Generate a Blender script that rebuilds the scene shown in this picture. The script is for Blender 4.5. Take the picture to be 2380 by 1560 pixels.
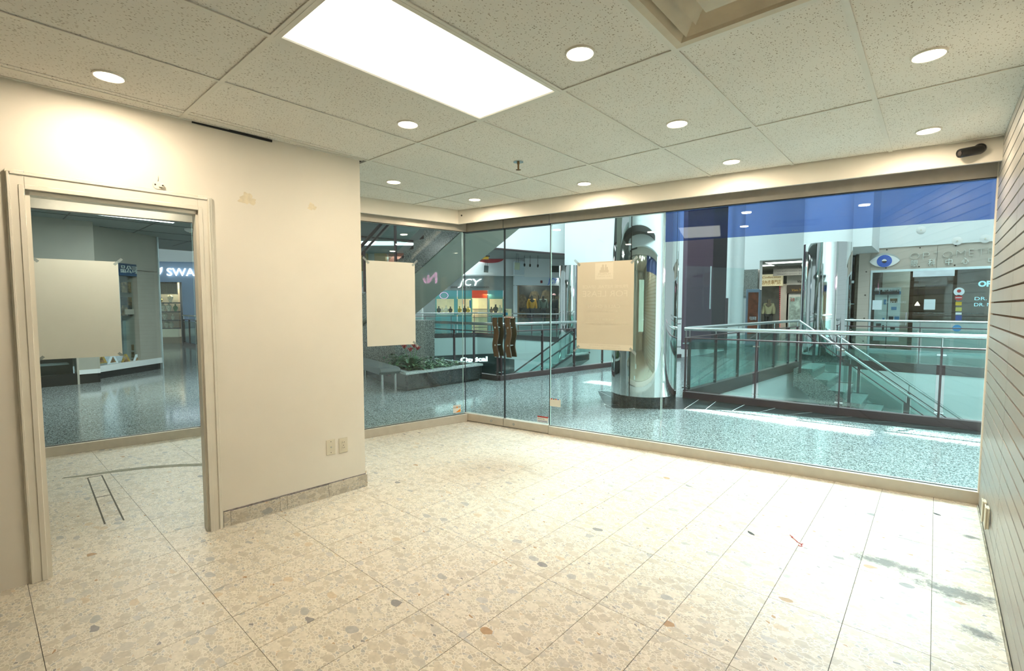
import bpy, bmesh, math, random
from mathutils import Vector, Matrix
random.seed(7)
for o in list(bpy.data.objects): bpy.data.objects.remove(o)
SC = bpy.context.scene
COL = SC.collection
# ------------------------------------------------------------------ camera
FPX, CX, CY = 1115.1, 1190.0, 780.0
CAM = Vector((0, 0, 1.448))
YAW, PIT, ROL = -.7238, -.0618, .0004
FW = Vector((math.sin(YAW)*math.cos(PIT), math.cos(YAW)*math.cos(PIT), math.sin(PIT)))
RT = Vector((math.cos(YAW), -math.sin(YAW), 0)); UP = RT.cross(FW)
RT, UP = RT*math.cos(ROL)+UP*math.sin(ROL), UP*math.cos(ROL)-RT*math.sin(ROL)
cd = bpy.data.cameras.new('camera'); cam = bpy.data.objects.new('camera', cd); COL.objects.link(cam)
cd.sensor_width = 36; cd.lens = FPX/2380*36; cd.clip_start = .02; cd.clip_end = 300
m = Matrix.Identity(4)
for i in range(3): m[i][0], m[i][1], m[i][2] = RT[i], UP[i], -FW[i]
cam.matrix_world = Matrix.Translation(CAM) @ m
SC.camera = cam
# ------------------------------------------------------------------ world, sun, large lights, exposure
SC.view_settings.view_transform = 'Standard'; SC.view_settings.look = 'None'
SC.view_settings.gamma = 1; SC.view_settings.use_curve_mapping = False
SC.view_settings.exposure = 0.48
W = bpy.data.worlds.new('world'); SC.world = W; W.use_nodes = True
W.node_tree.nodes['Background'].inputs[0].default_value = (.80, .95, 1.0, 1)
W.node_tree.nodes['Background'].inputs[1].default_value = .45
def lamp(name, typ, loc, power, color, **kw):
    d = bpy.data.lights.new(name, typ); d.energy = power; d.color = color
    aim = kw.pop('aim', None)
    for k, v in kw.items(): setattr(d, k, v)
    o = bpy.data.objects.new(name, d); COL.objects.link(o); o.location = loc
    if aim is not None: o.rotation_euler = (Vector(aim)).to_track_quat('-Z', 'Y').to_euler()
    return o
SUND = Vector((-.28, -.53, -.80))
lamp('sun', 'SUN', (6, 20, 20), 26.0, (1, .97, .90), angle=.012, aim=SUND)
DAY = (.84, .98, 1.0)
lamp('atrium_skylight_light', 'AREA', (1.5, 10.8, 9.6), 620, DAY, shape='RECTANGLE', size=9, size_y=6.2, aim=(0, 0, -1))
lamp('far_atrium_skylight_light', 'AREA', (-11.5, 12.5, 9.6), 1100, DAY, shape='RECTANGLE', size=8, size_y=7, aim=(0, 0, -1))
lamp('floor_pool_fill', 'AREA', (-.6, 12.4, 9.6), 480, (.74, .975, 1.0), shape='SQUARE', size=4, spread=math.radians(75), aim=Vector((-.6, 3.4, 0))-Vector((-.6, 12.4, 9.6)))  # added lamp, aimed and narrowed to lay the light pool on the shop floor
lamp('side_room_ceiling_light', 'AREA', (-5.72, .9, 2.54), 13, (1, .97, .80), shape='RECTANGLE', size=.4, size_y=1.1, aim=(0, 0, -1))
lamp('corridor_ceiling_light', 'AREA', (-9.6, 2.2, 2.97), 85, (.95, 1, .95), shape='RECTANGLE', size=.3, size_y=1.2, aim=(0, 0, -1))
lamp('corridor_end_fill', 'AREA', (-17.5, 3.6, 4.6), 160, (.9, .98, 1), shape='RECTANGLE', size=2, size_y=2, aim=(-.6, .25, -.6))  # added fill that brightens the blue shop front; no fixture hangs there
lamp('walkway_ceiling_light', 'AREA', (-22, 17, 3.9), 260, (.9, 1, 1), shape='RECTANGLE', size=6, size_y=6, aim=(0, 0, -1))

# ------------------------------------------------------------------ helpers
def ray(px, py): return FW + RT*((px-CX)/FPX) - UP*((py-CY)/FPX)
def fl(px, py, z=0.0):
    d = ray(px, py); return CAM + d*((z-CAM.z)/d.z)
def ony(px, py, Y):
    d = ray(px, py); return CAM + d*((Y-CAM.y)/d.y)
def onx(px, py, X):
    d = ray(px, py); return CAM + d*((X-CAM.x)/d.x)
def dp(px, py, w): return CAM + ray(px, py)*w
class Frame:
    """local frame of a wall: x along it, y away from the viewer's side, z up"""
    def __init__(s, o, ang): s.o = Vector((o[0], o[1], 0)); s.a = ang; s.c, s.s = math.cos(ang), math.sin(ang)
    def loc(s, p): d = Vector(p)-s.o; return Vector((d.x*s.c+d.y*s.s, -d.x*s.s+d.y*s.c, p[2] if len(p) > 2 else 0))
    def wld(s, x, y, z=0): return Vector((s.o.x+x*s.c-y*s.s, s.o.y+x*s.s+y*s.c, z))
    def px(s, a, b, y=0.0):
        """the point of the frame's plane y seen in the photo at (a, b)"""
        d = ray(a, b); n = Vector((-s.s, s.c, 0)); t = (n.dot(s.o-CAM)+y)/n.dot(d)
        return s.loc(CAM+d*t)

class MB:
    def __init__(s): s.v = []; s.f = []
    def add(s, vs, fs):
        n = len(s.v); s.v += [tuple(v) for v in vs]; s.f += [tuple(i+n for i in f) for f in fs]; return s
    def box(s, x0, x1, y0, y1, z0, z1):
        return s.add([(x0,y0,z0),(x1,y0,z0),(x1,y1,z0),(x0,y1,z0),(x0,y0,z1),(x1,y0,z1),(x1,y1,z1),(x0,y1,z1)],
                     [(3,2,1,0),(4,5,6,7),(0,1,5,4),(1,2,6,5),(2,3,7,6),(3,0,4,7)])
    def beam(s, p, q, w, h, up=(0,0,1)):
        """box along p-q, w wide, h high (centred)"""
        p, q = Vector(p), Vector(q); d = (q-p).normalized(); side = d.cross(Vector(up)).normalized(); u = side.cross(d)
        vs = []
        for e in (p, q):
            for a, b in ((-1,-1),(1,-1),(1,1),(-1,1)): vs.append(e+side*(a*w/2)+u*(b*h/2))
        return s.add(vs, [(0,1,2,3),(7,6,5,4),(0,4,5,1),(1,5,6,2),(2,6,7,3),(3,7,4,0)])
    def tube(s, pts, r, n=10, closed=False):
        pts = [Vector(p) for p in pts]; rings = []; m = len(pts)
        for i, p in enumerate(pts):
            a = pts[i-1] if i > 0 else p; b = pts[i+1] if i < m-1 else p
            d = (b-a).normalized(); ref = Vector((0,0,1)) if abs(d.z) < .9 else Vector((1,0,0))
            x = d.cross(ref).normalized(); y = d.cross(x)
            rr = r[i] if isinstance(r, (list, tuple)) else r
            rings.append([p+x*(rr*math.cos(2*math.pi*k/n))+y*(rr*math.sin(2*math.pi*k/n)) for k in range(n)])
        vs = [v for g in rings for v in g]; fs = []
        for i in range(m-1):
            for k in range(n): fs.append((i*n+k, i*n+(k+1)%n, (i+1)*n+(k+1)%n, (i+1)*n+k))
        fs.append(tuple(range(n-1,-1,-1))); fs.append(tuple((m-1)*n+k for k in range(n)))
        return s.add(vs, fs)
    def lathe(s, prof, n=24, c=(0,0,0), a0=0, a1=2*math.pi, caps=True):
        full = abs(a1-a0-2*math.pi) < 1e-6; k = n if full else n+1; vs = []; fs = []
        for r, z in prof:
            for i in range(k):
                a = a0+(a1-a0)*i/n; vs.append((c[0]+r*math.cos(a), c[1]+r*math.sin(a), c[2]+z))
        for j in range(len(prof)-1):
            for i in range(n):
                i2 = (i+1)%k; fs.append((j*k+i, j*k+i2, (j+1)*k+i2, (j+1)*k+i))
        if full and caps:
            if prof[0][0] > 1e-6: fs.append(tuple(range(k-1,-1,-1)))
            if prof[-1][0] > 1e-6: fs.append(tuple((len(prof)-1)*k+i for i in range(k)))
        return s.add(vs, fs)
    def prism(s, poly, z0, z1):
        n = len(poly)
        return s.add([(p[0],p[1],z0) for p in poly]+[(p[0],p[1],z1) for p in poly],
                     [tuple(range(n-1,-1,-1)), tuple(range(n,2*n))]+[(i,(i+1)%n,n+(i+1)%n,n+i) for i in range(n)])
    def slab(s, poly, y0, y1):
        """polygon given in (x, z), thick from y0 to y1"""
        n = len(poly)
        return s.add([(p[0],y0,p[1]) for p in poly]+[(p[0],y1,p[1]) for p in poly],
                     [tuple(range(n)), tuple(range(2*n-1,n-1,-1))]+[(i,n+i,n+(i+1)%n,(i+1)%n) for i in range(n)])
    def xform(s, M): s.v = [tuple(M @ Vector(v)) for v in s.v]; return s
    def mesh(s, name, smooth=False, bevel=0):
        me = bpy.data.meshes.new(name); me.from_pydata(s.v, [], s.f); me.update()
        bm = bmesh.new(); bm.from_mesh(me); bmesh.ops.recalc_face_normals(bm, faces=bm.faces)
        if bevel: bmesh.ops.bevel(bm, geom=list(bm.edges), offset=bevel, segments=1, affect='EDGES', clamp_overlap=True)
        bm.to_mesh(me); bm.free()
        if smooth:
            for p in me.polygons: p.use_smooth = True
            try: me.set_sharp_from_angle(angle=math.radians(40))
            except Exception: pass
        return me
    def build(s, name, mat, parent=None, smooth=False, bevel=0):
        return link(name, s.mesh(name, smooth, bevel), mat, parent)
def link(name, me, mat=None, parent=None, loc=None, rz=0):
    o = bpy.data.objects.new(name, me); COL.objects.link(o)
    if mat is not None and me is not None and not me.materials: me.materials.append(mat)
    if parent is not None: o.parent = parent
    if loc is not None: o.location = loc
    if rz: o.rotation_euler = (0, 0, rz)
    return o
def tag(o, label=None, cat=None, group=None, kind=None):
    if label: o['label'] = label
    if cat: o['category'] = cat
    if group: o['group'] = group
    if kind: o['kind'] = kind
    return o
def E(name, loc=(0,0,0), rz=0, label=None, cat=None, group=None, kind=None):
    o = bpy.data.objects.new(name, None); COL.objects.link(o); o.location = loc; o.rotation_euler = (0,0,rz)
    o.empty_display_size = .1
    return tag(o, label, cat, group, kind)
def EF(name, fr, **kw): return E(name, (fr.o.x, fr.o.y, 0), fr.a, **kw)
def copy_tree(o, parent=None):
    c = o.copy(); COL.objects.link(c)
    if parent: c.parent = parent
    for ch in [x for x in bpy.data.objects if x.parent == o]: copy_tree(ch, c)
    return c
def txt(s, h, mat, parent, loc, name='lettering', depth=.01, rz=0, mirror=False, align='LEFT', width=None, shear=0, bold=0, space=1.0, up=True):
    """raised lettering of cap height h standing upright, facing local -y; loc is the baseline start (or centre)"""
    c = bpy.data.curves.new('t', 'FONT'); c.body = s; c.size = h/.70; c.extrude = depth/2; c.align_x = align; c.shear = shear
    c.offset = bold; c.space_character = space; c.resolution_u = 3
    o = bpy.data.objects.new('t', c); COL.objects.link(o)
    dg = bpy.context.evaluated_depsgraph_get(); me = bpy.data.meshes.new_from_object(o.evaluated_get(dg)); me.name = name
    bpy.data.objects.remove(o); bpy.data.curves.remove(c); me.materials.clear()
    xs = [v.co.x for v in me.vertices] or [0]
    if width and max(xs)-min(xs) > 1e-6:
        k = width/(max(xs)-min(xs)); x0 = min(xs)
        for v in me.vertices: v.co.x = (v.co.x-x0)*k-(width/2 if align == 'CENTER' else 0)
    if mirror:
        for v in me.vertices: v.co.x = -v.co.x
        me.flip_normals()
    if up:
        for v in me.vertices: v.co = Vector((v.co.x, -v.co.z, v.co.y))
    me.update()
    o = link(name, me, mat, parent, loc, rz); return o
def clip(poly, hp):
    """keep the part of poly where a*x+b*y <= c for every (a,b,c)"""
    for a, b, c in hp:
        out = []
        for i, p in enumerate(poly):
            q = poly[(i+1)%len(poly)]; dpv = a*p[0]+b*p[1]-c; dq = a*q[0]+b*q[1]-c
            if dpv <= 0: out.append(p)
            if (dpv < 0) != (dq < 0) and abs(dpv-dq) > 1e-9:
                t = dpv/(dpv-dq); out.append((p[0]+(q[0]-p[0])*t, p[1]+(q[1]-p[1])*t))
        poly = out
        if len(poly) < 3: return []
    return poly
def area(poly): return abs(sum(poly[i][0]*poly[(i+1)%len(poly)][1]-poly[(i+1)%len(poly)][0]*poly[i][1] for i in range(len(poly))))/2

# ------------------------------------------------------------------ materials
def nt(name):
    m = bpy.data.materials.new(name); m.use_nodes = True; t = m.node_tree
    return m, t, t.nodes['Principled BSDF']
def N(t, typ, **kw):
    n = t.nodes.new(typ)
    for k, v in kw.items():
        if k.startswith('i_'): n.inputs[k[2:].replace('_', ' ')].default_value = v
        else: setattr(n, k, v)
    return n
def ramp(t, fac, stops, interp='LINEAR'):
    r = t.nodes.new('ShaderNodeValToRGB'); r.color_ramp.interpolation = interp
    e = r.color_ramp.elements
    while len(e) > 1: e.remove(e[0])
    for i, (p, c) in enumerate(stops):
        c = c if len(c) == 4 else (*c, 1)
        if i == 0: e[0].position = p; e[0].color = c
        else: x = e.new(p); x.color = c
    t.links.new(fac, r.inputs[0]); return r
def mix(t, fac, a, b, blend='MIX'):
    n = t.nodes.new('ShaderNodeMix'); n.data_type = 'RGBA'; n.blend_type = blend
    for s, v in ((0, fac), (6, a), (7, b)):
        if hasattr(v, 'is_linked') or isinstance(v, bpy.types.NodeSocket): t.links.new(v, n.inputs[s])
        else: n.inputs[s].default_value = v if not isinstance(v, tuple) or len(v) == 4 else (*v, 1)
    return n.outputs[2]
def math_(t, op, a, b=None, c=None):
    n = t.nodes.new('ShaderNodeMath'); n.operation = op
    for i, v in enumerate((a, b, c)):
        if v is None: continue
        if isinstance(v, bpy.types.NodeSocket): t.links.new(v, n.inputs[i])
        else: n.inputs[i].default_value = v
    return n.outputs[0]
def plain(name, col, rough=.5, metal=0, var=.06, scale=6, spec=.5, bump=0, emit=0):
    """a colour with a slight procedural mottle"""
    m, t, b = nt(name); g = N(t, 'ShaderNodeNewGeometry')
    no = N(t, 'ShaderNodeTexNoise', i_Scale=scale, i_Detail=4.0); t.links.new(g.outputs['Position'], no.inputs['Vector'])
    r = ramp(t, no.outputs[0], [(.3, tuple(c*(1-var) for c in col)), (.7, tuple(min(1, c*(1+var)) for c in col))])
    t.links.new(r.outputs[0], b.inputs['Base Color'])
    b.inputs['Roughness'].default_value = rough; b.inputs['Metallic'].default_value = metal
    b.inputs['Specular IOR Level'].default_value = spec
    if emit:
        t.links.new(r.outputs[0], b.inputs['Emission Color']); b.inputs['Emission Strength'].default_value = emit
    if bump:
        bp = N(t, 'ShaderNodeBump', i_Strength=bump, i_Distance=.01); n2 = N(t, 'ShaderNodeTexNoise', i_Scale=scale*12)
        t.links.new(g.outputs['Position'], n2.inputs['Vector']); t.links.new(n2.outputs[0], bp.inputs['Height']); t.links.new(bp.outputs[0], b.inputs['Normal'])
    return m
def glow(name, col, strength):
    m, t, b = nt(name); b.inputs['Base Color'].default_value = (*col, 1)
    b.inputs['Emission Color'].default_value = (*col, 1); b.inputs['Emission Strength'].default_value = strength; return m
def glassmat(name, tint=(.94,.985,.975), f0=.04, haze=0, hazecol=(.6,.8,.8)):
    m = bpy.data.materials.new(name); m.use_nodes = True; t = m.node_tree; t.nodes.clear()
    out = N(t, 'ShaderNodeOutputMaterial'); tr = N(t, 'ShaderNodeBsdfTransparent'); tr.inputs[0].default_value = (*tint, 1)
    gl = N(t, 'ShaderNodeBsdfGlossy'); gl.inputs['Roughness'].default_value = 0.0
    g = N(t, 'ShaderNodeNewGeometry'); dt = N(t, 'ShaderNodeVectorMath', operation='DOT_PRODUCT')
    t.links.new(g.outputs['Normal'], dt.inputs[0]); t.links.new(g.outputs['Incoming'], dt.inputs[1])
    c = math_(t, 'ABSOLUTE', dt.outputs['Value']); c = math_(t, 'SUBTRACT', 1.0, c); c = math_(t, 'POWER', c, 5.0); c = math_(t, 'MULTIPLY_ADD', c, 1-f0, f0)
    mx = N(t, 'ShaderNodeMixShader'); t.links.new(c, mx.inputs[0])
    src = tr.outputs[0]
    if haze:
        df = N(t, 'ShaderNodeBsdfDiffuse'); df.inputs[0].default_value = (*hazecol, 1); m2 = N(t, 'ShaderNodeMixShader'); m2.inputs[0].default_value = haze
        t.links.new(tr.outputs[0], m2.inputs[1]); t.links.new(df.outputs[0], m2.inputs[2]); src = m2.outputs[0]
    t.links.new(src, mx.inputs[1]); t.links.new(gl.outputs[0], mx.inputs[2]); t.links.new(mx.outputs[0], out.inputs[0]); return m
def terrazzo(name, stains=True, upright=False):
    m, t, b = nt(name); g = N(t, 'ShaderNodeNewGeometry'); oi = N(t, 'ShaderNodeObjectInfo')
    off = math_(t, 'MULTIPLY', oi.outputs['Random'], 37.0)
    va = N(t, 'ShaderNodeVectorMath', operation='ADD'); cmb = N(t, 'ShaderNodeCombineXYZ')
    t.links.new(off, cmb.inputs[0]); t.links.new(off, cmb.inputs[1]); src = g.outputs['Position']
    if upright:      # a wall face: use its run and its height as the pattern's plane
        sp_ = N(t, 'ShaderNodeSeparateXYZ'); t.links.new(src, sp_.inputs[0]); cp_ = N(t, 'ShaderNodeCombineXYZ'); t.links.new(sp_.outputs[1], cp_.inputs[0]); t.links.new(sp_.outputs[2], cp_.inputs[1]); src = cp_.outputs[0]
    t.links.new(src, va.inputs[0]); t.links.new(cmb.outputs[0], va.inputs[1])
    wn = N(t, 'ShaderNodeTexNoise', i_Scale=16.0, i_Detail=2.0); t.links.new(va.outputs[0], wn.inputs['Vector'])
    ws = N(t, 'ShaderNodeVectorMath', operation='MULTIPLY_ADD'); t.links.new(wn.outputs['Color'], ws.inputs[0]); ws.inputs[1].default_value = (.022,.022,0); t.links.new(va.outputs[0], ws.inputs[2])
    mp = N(t, 'ShaderNodeMapping'); mp.inputs['Rotation'].default_value = (0,0,.6); mp.inputs['Scale'].default_value = (1,1.55,1); t.links.new(ws.outputs[0], mp.inputs['Vector'])
    def vor(sc, feat):
        v = N(t, 'ShaderNodeTexVoronoi', i_Scale=sc); v.voronoi_dimensions = '2D'; v.feature = feat; t.links.new(mp.outputs[0], v.inputs['Vector']); return v
    big, bige, sm, sme = vor(13, 'F1'), vor(13, 'DISTANCE_TO_EDGE'), vor(48, 'F1'), vor(48, 'DISTANCE_TO_EDGE')
    sb = N(t, 'ShaderNodeSeparateColor'); t.links.new(big.outputs['Color'], sb.inputs[0])
    ss = N(t, 'ShaderNodeSeparateColor'); t.links.new(sm.outputs['Color'], ss.inputs[0])
    chips = [(0, (.58,.53,.44)), (.30, (.67,.62,.53)), (.55, (.53,.485,.405)), (.78, (.53,.505,.45)), (.92, (.42,.415,.40)), (.955, (.60,.50,.37)), (.972, (.52,.51,.49)), (.990, (.26,.255,.25)), (.995, (.42,.28,.16))]
    cb = ramp(t, sb.outputs[0], chips, 'CONSTANT'); cs = ramp(t, ss.outputs[0], chips, 'CONSTANT')
    vein = N(t, 'ShaderNodeTexNoise', i_Scale=45.0, i_Detail=5.0); t.links.new(ws.outputs[0], vein.inputs['Vector'])
    mat_c = (.76,.72,.635)
    e1 = math_(t, 'GREATER_THAN', bige.outputs['Distance'], .045); e2 = math_(t, 'GREATER_THAN', sme.outputs['Distance'], .075)
    isb = math_(t, 'GREATER_THAN', sb.outputs[1], .50); fb = math_(t, 'MULTIPLY', e1, isb)
    cell = math_(t, 'LESS_THAN', big.outputs['Distance'], .44); fb = math_(t, 'MULTIPLY', fb, cell)
    small = mix(t, e2, mat_c, cs.outputs[0]); col = mix(t, fb, small, cb.outputs[0])
    vr = ramp(t, vein.outputs[0], [(.3, (.86,.86,.86)), (.65, (1.06,1.05,1.04))]); col = mix(t, 1.0, col, vr.outputs[0], 'MULTIPLY')
    if stains:
        # scuffs of dirt where the slat wall meets the floor and along old fixture lines
        sn = N(t, 'ShaderNodeTexNoise', i_Scale=16.0, i_Detail=10.0, i_Roughness=.82); t.links.new(g.outputs['Position'], sn.inputs['Vector'])
        tot = None
        for (x, y, r, rx) in ((-.14,3.36,.20,1.9), (.14,3.24,.26,1.5), (.18,2.3,.22,1.0), (.2,2.9,.15,1), (.22,4.1,.10,1)):
            d = N(t, 'ShaderNodeVectorMath', operation='SUBTRACT'); t.links.new(g.outputs['Position'], d.inputs[0]); d.inputs[1].default_value = (x,y,0)
            s2 = N(t, 'ShaderNodeVectorMath', operation='MULTIPLY'); t.links.new(d.outputs[0], s2.inputs[0]); s2.inputs[1].default_value = (1/(r*rx), 1/(r*.55), 0)
            ln = N(t, 'ShaderNodeVectorMath', operation='LENGTH'); t.links.new(s2.outputs[0], ln.inputs[0])
            v = math_(t, 'SUBTRACT', 1.0, ln.outputs['Value']); v = math_(t, 'MAXIMUM', v, 0.0)
            tot = v if tot is None else math_(t, 'MAXIMUM', tot, v)
        q = math_(t, 'MULTIPLY', tot, .45); q = math_(t, 'ADD', sn.outputs[0], q); q = math_(t, 'SUBTRACT', q, .68); q = math_(t, 'MULTIPLY', q, 5.5); q = math_(t, 'MINIMUM', math_(t, 'MAXIMUM', q, 0.0), .88)
        col = mix(t, q, col, (.10,.09,.085))
    t.links.new(col, b.inputs['Base Color']); b.inputs['Roughness'].default_value = .42; b.inputs['Specular IOR Level'].default_value = .35
    return m
def granite(name, dark, light, scale=90, rough=.12, bias=.5, mid=None):
    m, t, b = nt(name); g = N(t, 'ShaderNodeNewGeometry')
    no = N(t, 'ShaderNodeTexVoronoi', i_Scale=float(scale)); t.links.new(g.outputs['Position'], no.inputs['Vector'])
    s_ = N(t, 'ShaderNodeSeparateColor'); t.links.new(no.outputs['Color'], s_.inputs[0])
    mid = mid or tuple((a+c)/2 for a, c in zip(dark, light))
    r = ramp(t, s_.outputs[0], [(.15, dark), (bias, mid), (.9, light)])
    t.links.new(r.outputs[0], b.inputs['Base Color']); b.inputs['Roughness'].default_value = rough; return m
def fissured(name):
    m, t, b = nt(name); g = N(t, 'ShaderNodeNewGeometry')
    wn = N(t, 'ShaderNodeTexNoise', i_Scale=30.0); t.links.new(g.outputs['Position'], wn.inputs['Vector'])
    ws = N(t, 'ShaderNodeVectorMath', operation='MULTIPLY_ADD'); t.links.new(wn.outputs['Color'], ws.inputs[0]); ws.inputs[1].default_value = (.03,.03,0); t.links.new(g.outputs['Position'], ws.inputs[2])
    mp = N(t, 'ShaderNodeMapping'); mp.inputs['Scale'].default_value = (1.9,1,1); mp.inputs['Rotation'].default_value = (0,0,.15); t.links.new(ws.outputs[0], mp.inputs['Vector'])
    v = N(t, 'ShaderNodeTexVoronoi', i_Scale=62.0); v.voronoi_dimensions = '2D'; t.links.new(mp.outputs[0], v.inputs['Vector'])
    sc = N(t, 'ShaderNodeSeparateColor'); t.links.new(v.outputs['Color'], sc.inputs[0])
    rad = math_(t, 'MULTIPLY_ADD', sc.outputs[0], .26, .02); d = math_(t, 'LESS_THAN', v.outputs['Distance'], rad)
    pick = math_(t, 'GREATER_THAN', sc.outputs[1], .42); d = math_(t, 'MULTIPLY', d, pick)
    n2 = N(t, 'ShaderNodeTexNoise', i_Scale=1.6, i_Detail=3.0); t.links.new(g.outputs['Position'], n2.inputs['Vector'])
    r = ramp(t, n2.outputs[0], [(.3, (.83,.80,.73)), (.7, (.88,.85,.78))])
    t.links.new(mix(t, d, r.outputs[0], (.42,.37,.29)), b.inputs['Base Color']); b.inputs['Roughness'].default_value = .95; b.inputs['Specular IOR Level'].default_value = .1
    return m
M = {}
M['wall'] = plain('cream wall paint', (.86,.81,.715), .55, var=.02, scale=3, spec=.3)
M['trimwhite'] = plain('off white gloss trim', (.84,.80,.70), .35, var=.03, scale=5)
M['bulkhead'] = plain('cream bulkhead paint', (.84,.79,.69), .5, var=.02)
M['terrazzo'] = terrazzo('marble chip terrazzo')
M['terrazzo_base'] = terrazzo('terrazzo baseboard', False, True)
M['joint'] = plain('dark tile joint', (.12,.11,.09), .9)
M['ctile'] = fissured('fissured ceiling tile')
M['tee'] = plain('painted tee bar', (.80,.775,.69), .4, var=.03)
M['plenum'] = plain('dark plenum', (.03,.03,.03), .9)
M['alu'] = plain('brushed champagne aluminium', (.60,.55,.47), .38, .25, var=.05, scale=14)
M['black'] = plain('black plastic', (.012,.012,.012), .35)
M['darkline'] = plain('black seal', (.02,.02,.02), .5)
M['glass'] = glassmat('storefront glass', (.93,.985,.98), .045)
M['railglass'] = glassmat('green rail glass', (.80,.925,.905), .05, .012, (.45,.8,.8))
M['shopglass'] = glassmat('shop glass', (.93,.985,.98), .04)
M['bluefilm'] = glassmat('blue film', (.40,.50,.77), .02, .06, (.06,.14,.5))
M['glassedge'] = plain('pale glass edge', (.55,.78,.74), .2)
M['slat'] = plain('grey beige slat panel', (.45,.43,.39), .32, var=.04, scale=4, spec=.5)
M['groove'] = plain('brown board core', (.20,.105,.045), .8, var=.2, scale=30)
M['paper'] = plain('cream paper', (.70,.675,.59), .8, var=.015)
M['paper2'] = plain('tan poster paper', (.57,.515,.40), .8, var=.015)  # one even tan for the lease poster
M['print'] = plain('faint pale print', (.66,.605,.485), .8, var=.01)
M['printdim'] = plain('faint tan print', (.53,.47,.355), .8, var=.01)
M['tape'] = glassmat('clear tape', (.80,.84,.84), .06, .18, (.8,.85,.85))
M['plate'] = plain('ivory plastic plate', (.76,.70,.56), .35, var=.02)
M['slotdark'] = plain('dark slot', (.03,.025,.02), .6)
M['chrome'] = plain('polished steel', (.78,.80,.78), .035, 1, var=.02, scale=2)
M['steel'] = plain('brushed steel rail', (.62,.66,.66), .22, 1, var=.04, scale=20)
M['maroon'] = plain('dark maroon metal', (.075,.045,.05), .4, .1, var=.08)
M['mallfloor'] = granite('pale speckled granite floor', (.045,.06,.06), (.50,.56,.56), 120, .10, .5, (.27,.31,.31))
M['darktile'] = granite('black granite tile', (.008,.010,.011), (.03,.036,.038), 90, .22)
M['whitejoint'] = plain('pale grout', (.65,.68,.68), .7)
M['stone'] = granite('grey granite cladding', (.05,.055,.05), (.36,.38,.35), 130, .25)
M['stonelight'] = granite('light granite tread', (.30,.34,.33), (.62,.68,.66), 130, .2)
M['mallwhite'] = plain('white mall paint', (.82,.86,.86), .6, var=.02, scale=1)
M['mallgrey'] = plain('grey mall paint', (.42,.46,.45), .6, var=.03, scale=1)
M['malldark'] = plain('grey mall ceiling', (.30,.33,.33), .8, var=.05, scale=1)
M['soffit'] = plain('beige stair soffit', (.42,.44,.38), .6, var=.03, scale=1)
M['purple'] = plain('deep purple cladding', (.095,.055,.085), .35, var=.05)
M['wood'] = plain('walnut veneer', (.072,.050,.028), .35, var=.18, scale=9)
M['white'] = plain('white enamel', (.85,.85,.83), .4, var=.01)
M['green'] = None
# ================================================================== ROOM SHELL
CZ = 2.5705
A86 = math.atan2(2.05-.154, -3.383+3.49)
FP = Frame((-3.49, .154), A86)                       # partition wall; room side is local -y
FM = Frame((-4.36, 4.094), math.atan2(.719, 4.66))   # main glass front, mall side is local +y
FL = Frame((-4.779, 2.0), math.atan2(2.094, .419))   # side glass front
FG = Frame((-6.34, .30), math.atan2(1.45, .25))      # glass front of the side room
PLEN = math.hypot(2.05-.154, .107)
def mline(x, off=0): return 4.094+.1543*(x+4.36)+off
def hp_main(off): return (-.1543, 1.0, 4.094+.1543*4.36+off)
def hp_left(off): return (-1.0, .2, 4.36+.2*4.094+off)      # x >= -4.36-.2*(4.094-y)-off
def hp_glass2(off): return (-1.0, .1724, 6.34+.1724*.3+off)
# --- floor
fb = MB(); fb.prism([(-6.45,-2.7),(.30,-2.7),(.30,4.86),(-4.42,4.13),(-4.86,1.95),(-6.1,1.95)], -.12, -.0035)
floor = fb.build('floor', M['joint']); tag(floor, 'cream marble chip terrazzo tile floor of the empty shop', 'floor', kind='structure')
TX0, TY0, TW, TL = .0405, 2.577, .3048, .6096
gp = .0013
tile_me = MB().box(gp, TW-gp, gp, TL-gp, -.010, 0).mesh('floor_tile'); tile_me.materials.append(M['terrazzo'])
for i in range(-22, 1):
    for j in range(-5, 4):
        x, y = TX0+i*TW, TY0+j*TL
        poly = [(x+gp,y+gp),(x+TW-gp,y+gp),(x+TW-gp,y+TL-gp),(x+gp,y+TL-gp)]
        hp = [hp_main(.02), (1,0,.285)] + ([hp_left(.02)] if y+TL > 2.2 else [hp_glass2(.02)])
        c = clip(poly, hp)
        if not c or area(c) < .002: continue
        if abs(area(c)-area(poly)) < 1e-6: link('floor_tile', tile_me, None, floor, (x,y,0))
        else: MB().prism(c, -.010, 0).build('floor_tile', M['terrazzo'], floor)
rear = MB().box(-6.9, .285, -2.65, TY0-5*TL-gp, -.01, 0).build('rear_floor_tiles', M['terrazzo'], floor)
# repair patch and adhesive strip seen through the doorway
pm = MB()
for (a, b_) in (((-5.30,.60),(-4.08,.535)), ((-5.29,.69),(-4.06,.63)), ((-5.30,.60),(-5.29,.69)), ((-4.70,.567),(-4.69,.66))):
    pm.beam((*a,.0006), (*b_,.0006), .009, .0012)
pm.build('patch_joint', M['joint'], floor)
st = MB(); pts = [(-5.45,.46),(-5.38,.62),(-5.33,.80),(-5.24,1.0),(-5.10,1.2),(-4.95,1.36),(-4.75,1.6)]
L_, R_ = [], []
for k, (x, y) in enumerate(pts):
    wv = .012+.018*min(1, k/2); L_.append((x-wv, y+wv*.6)); R_.append((x+wv, y-wv*.6))
st.prism(L_+R_[::-1], .0002, .0014)
st.build('adhesive_strip', plain('grey adhesive residue', (.27,.26,.20), .8, var=.15, scale=20), floor)
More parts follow.
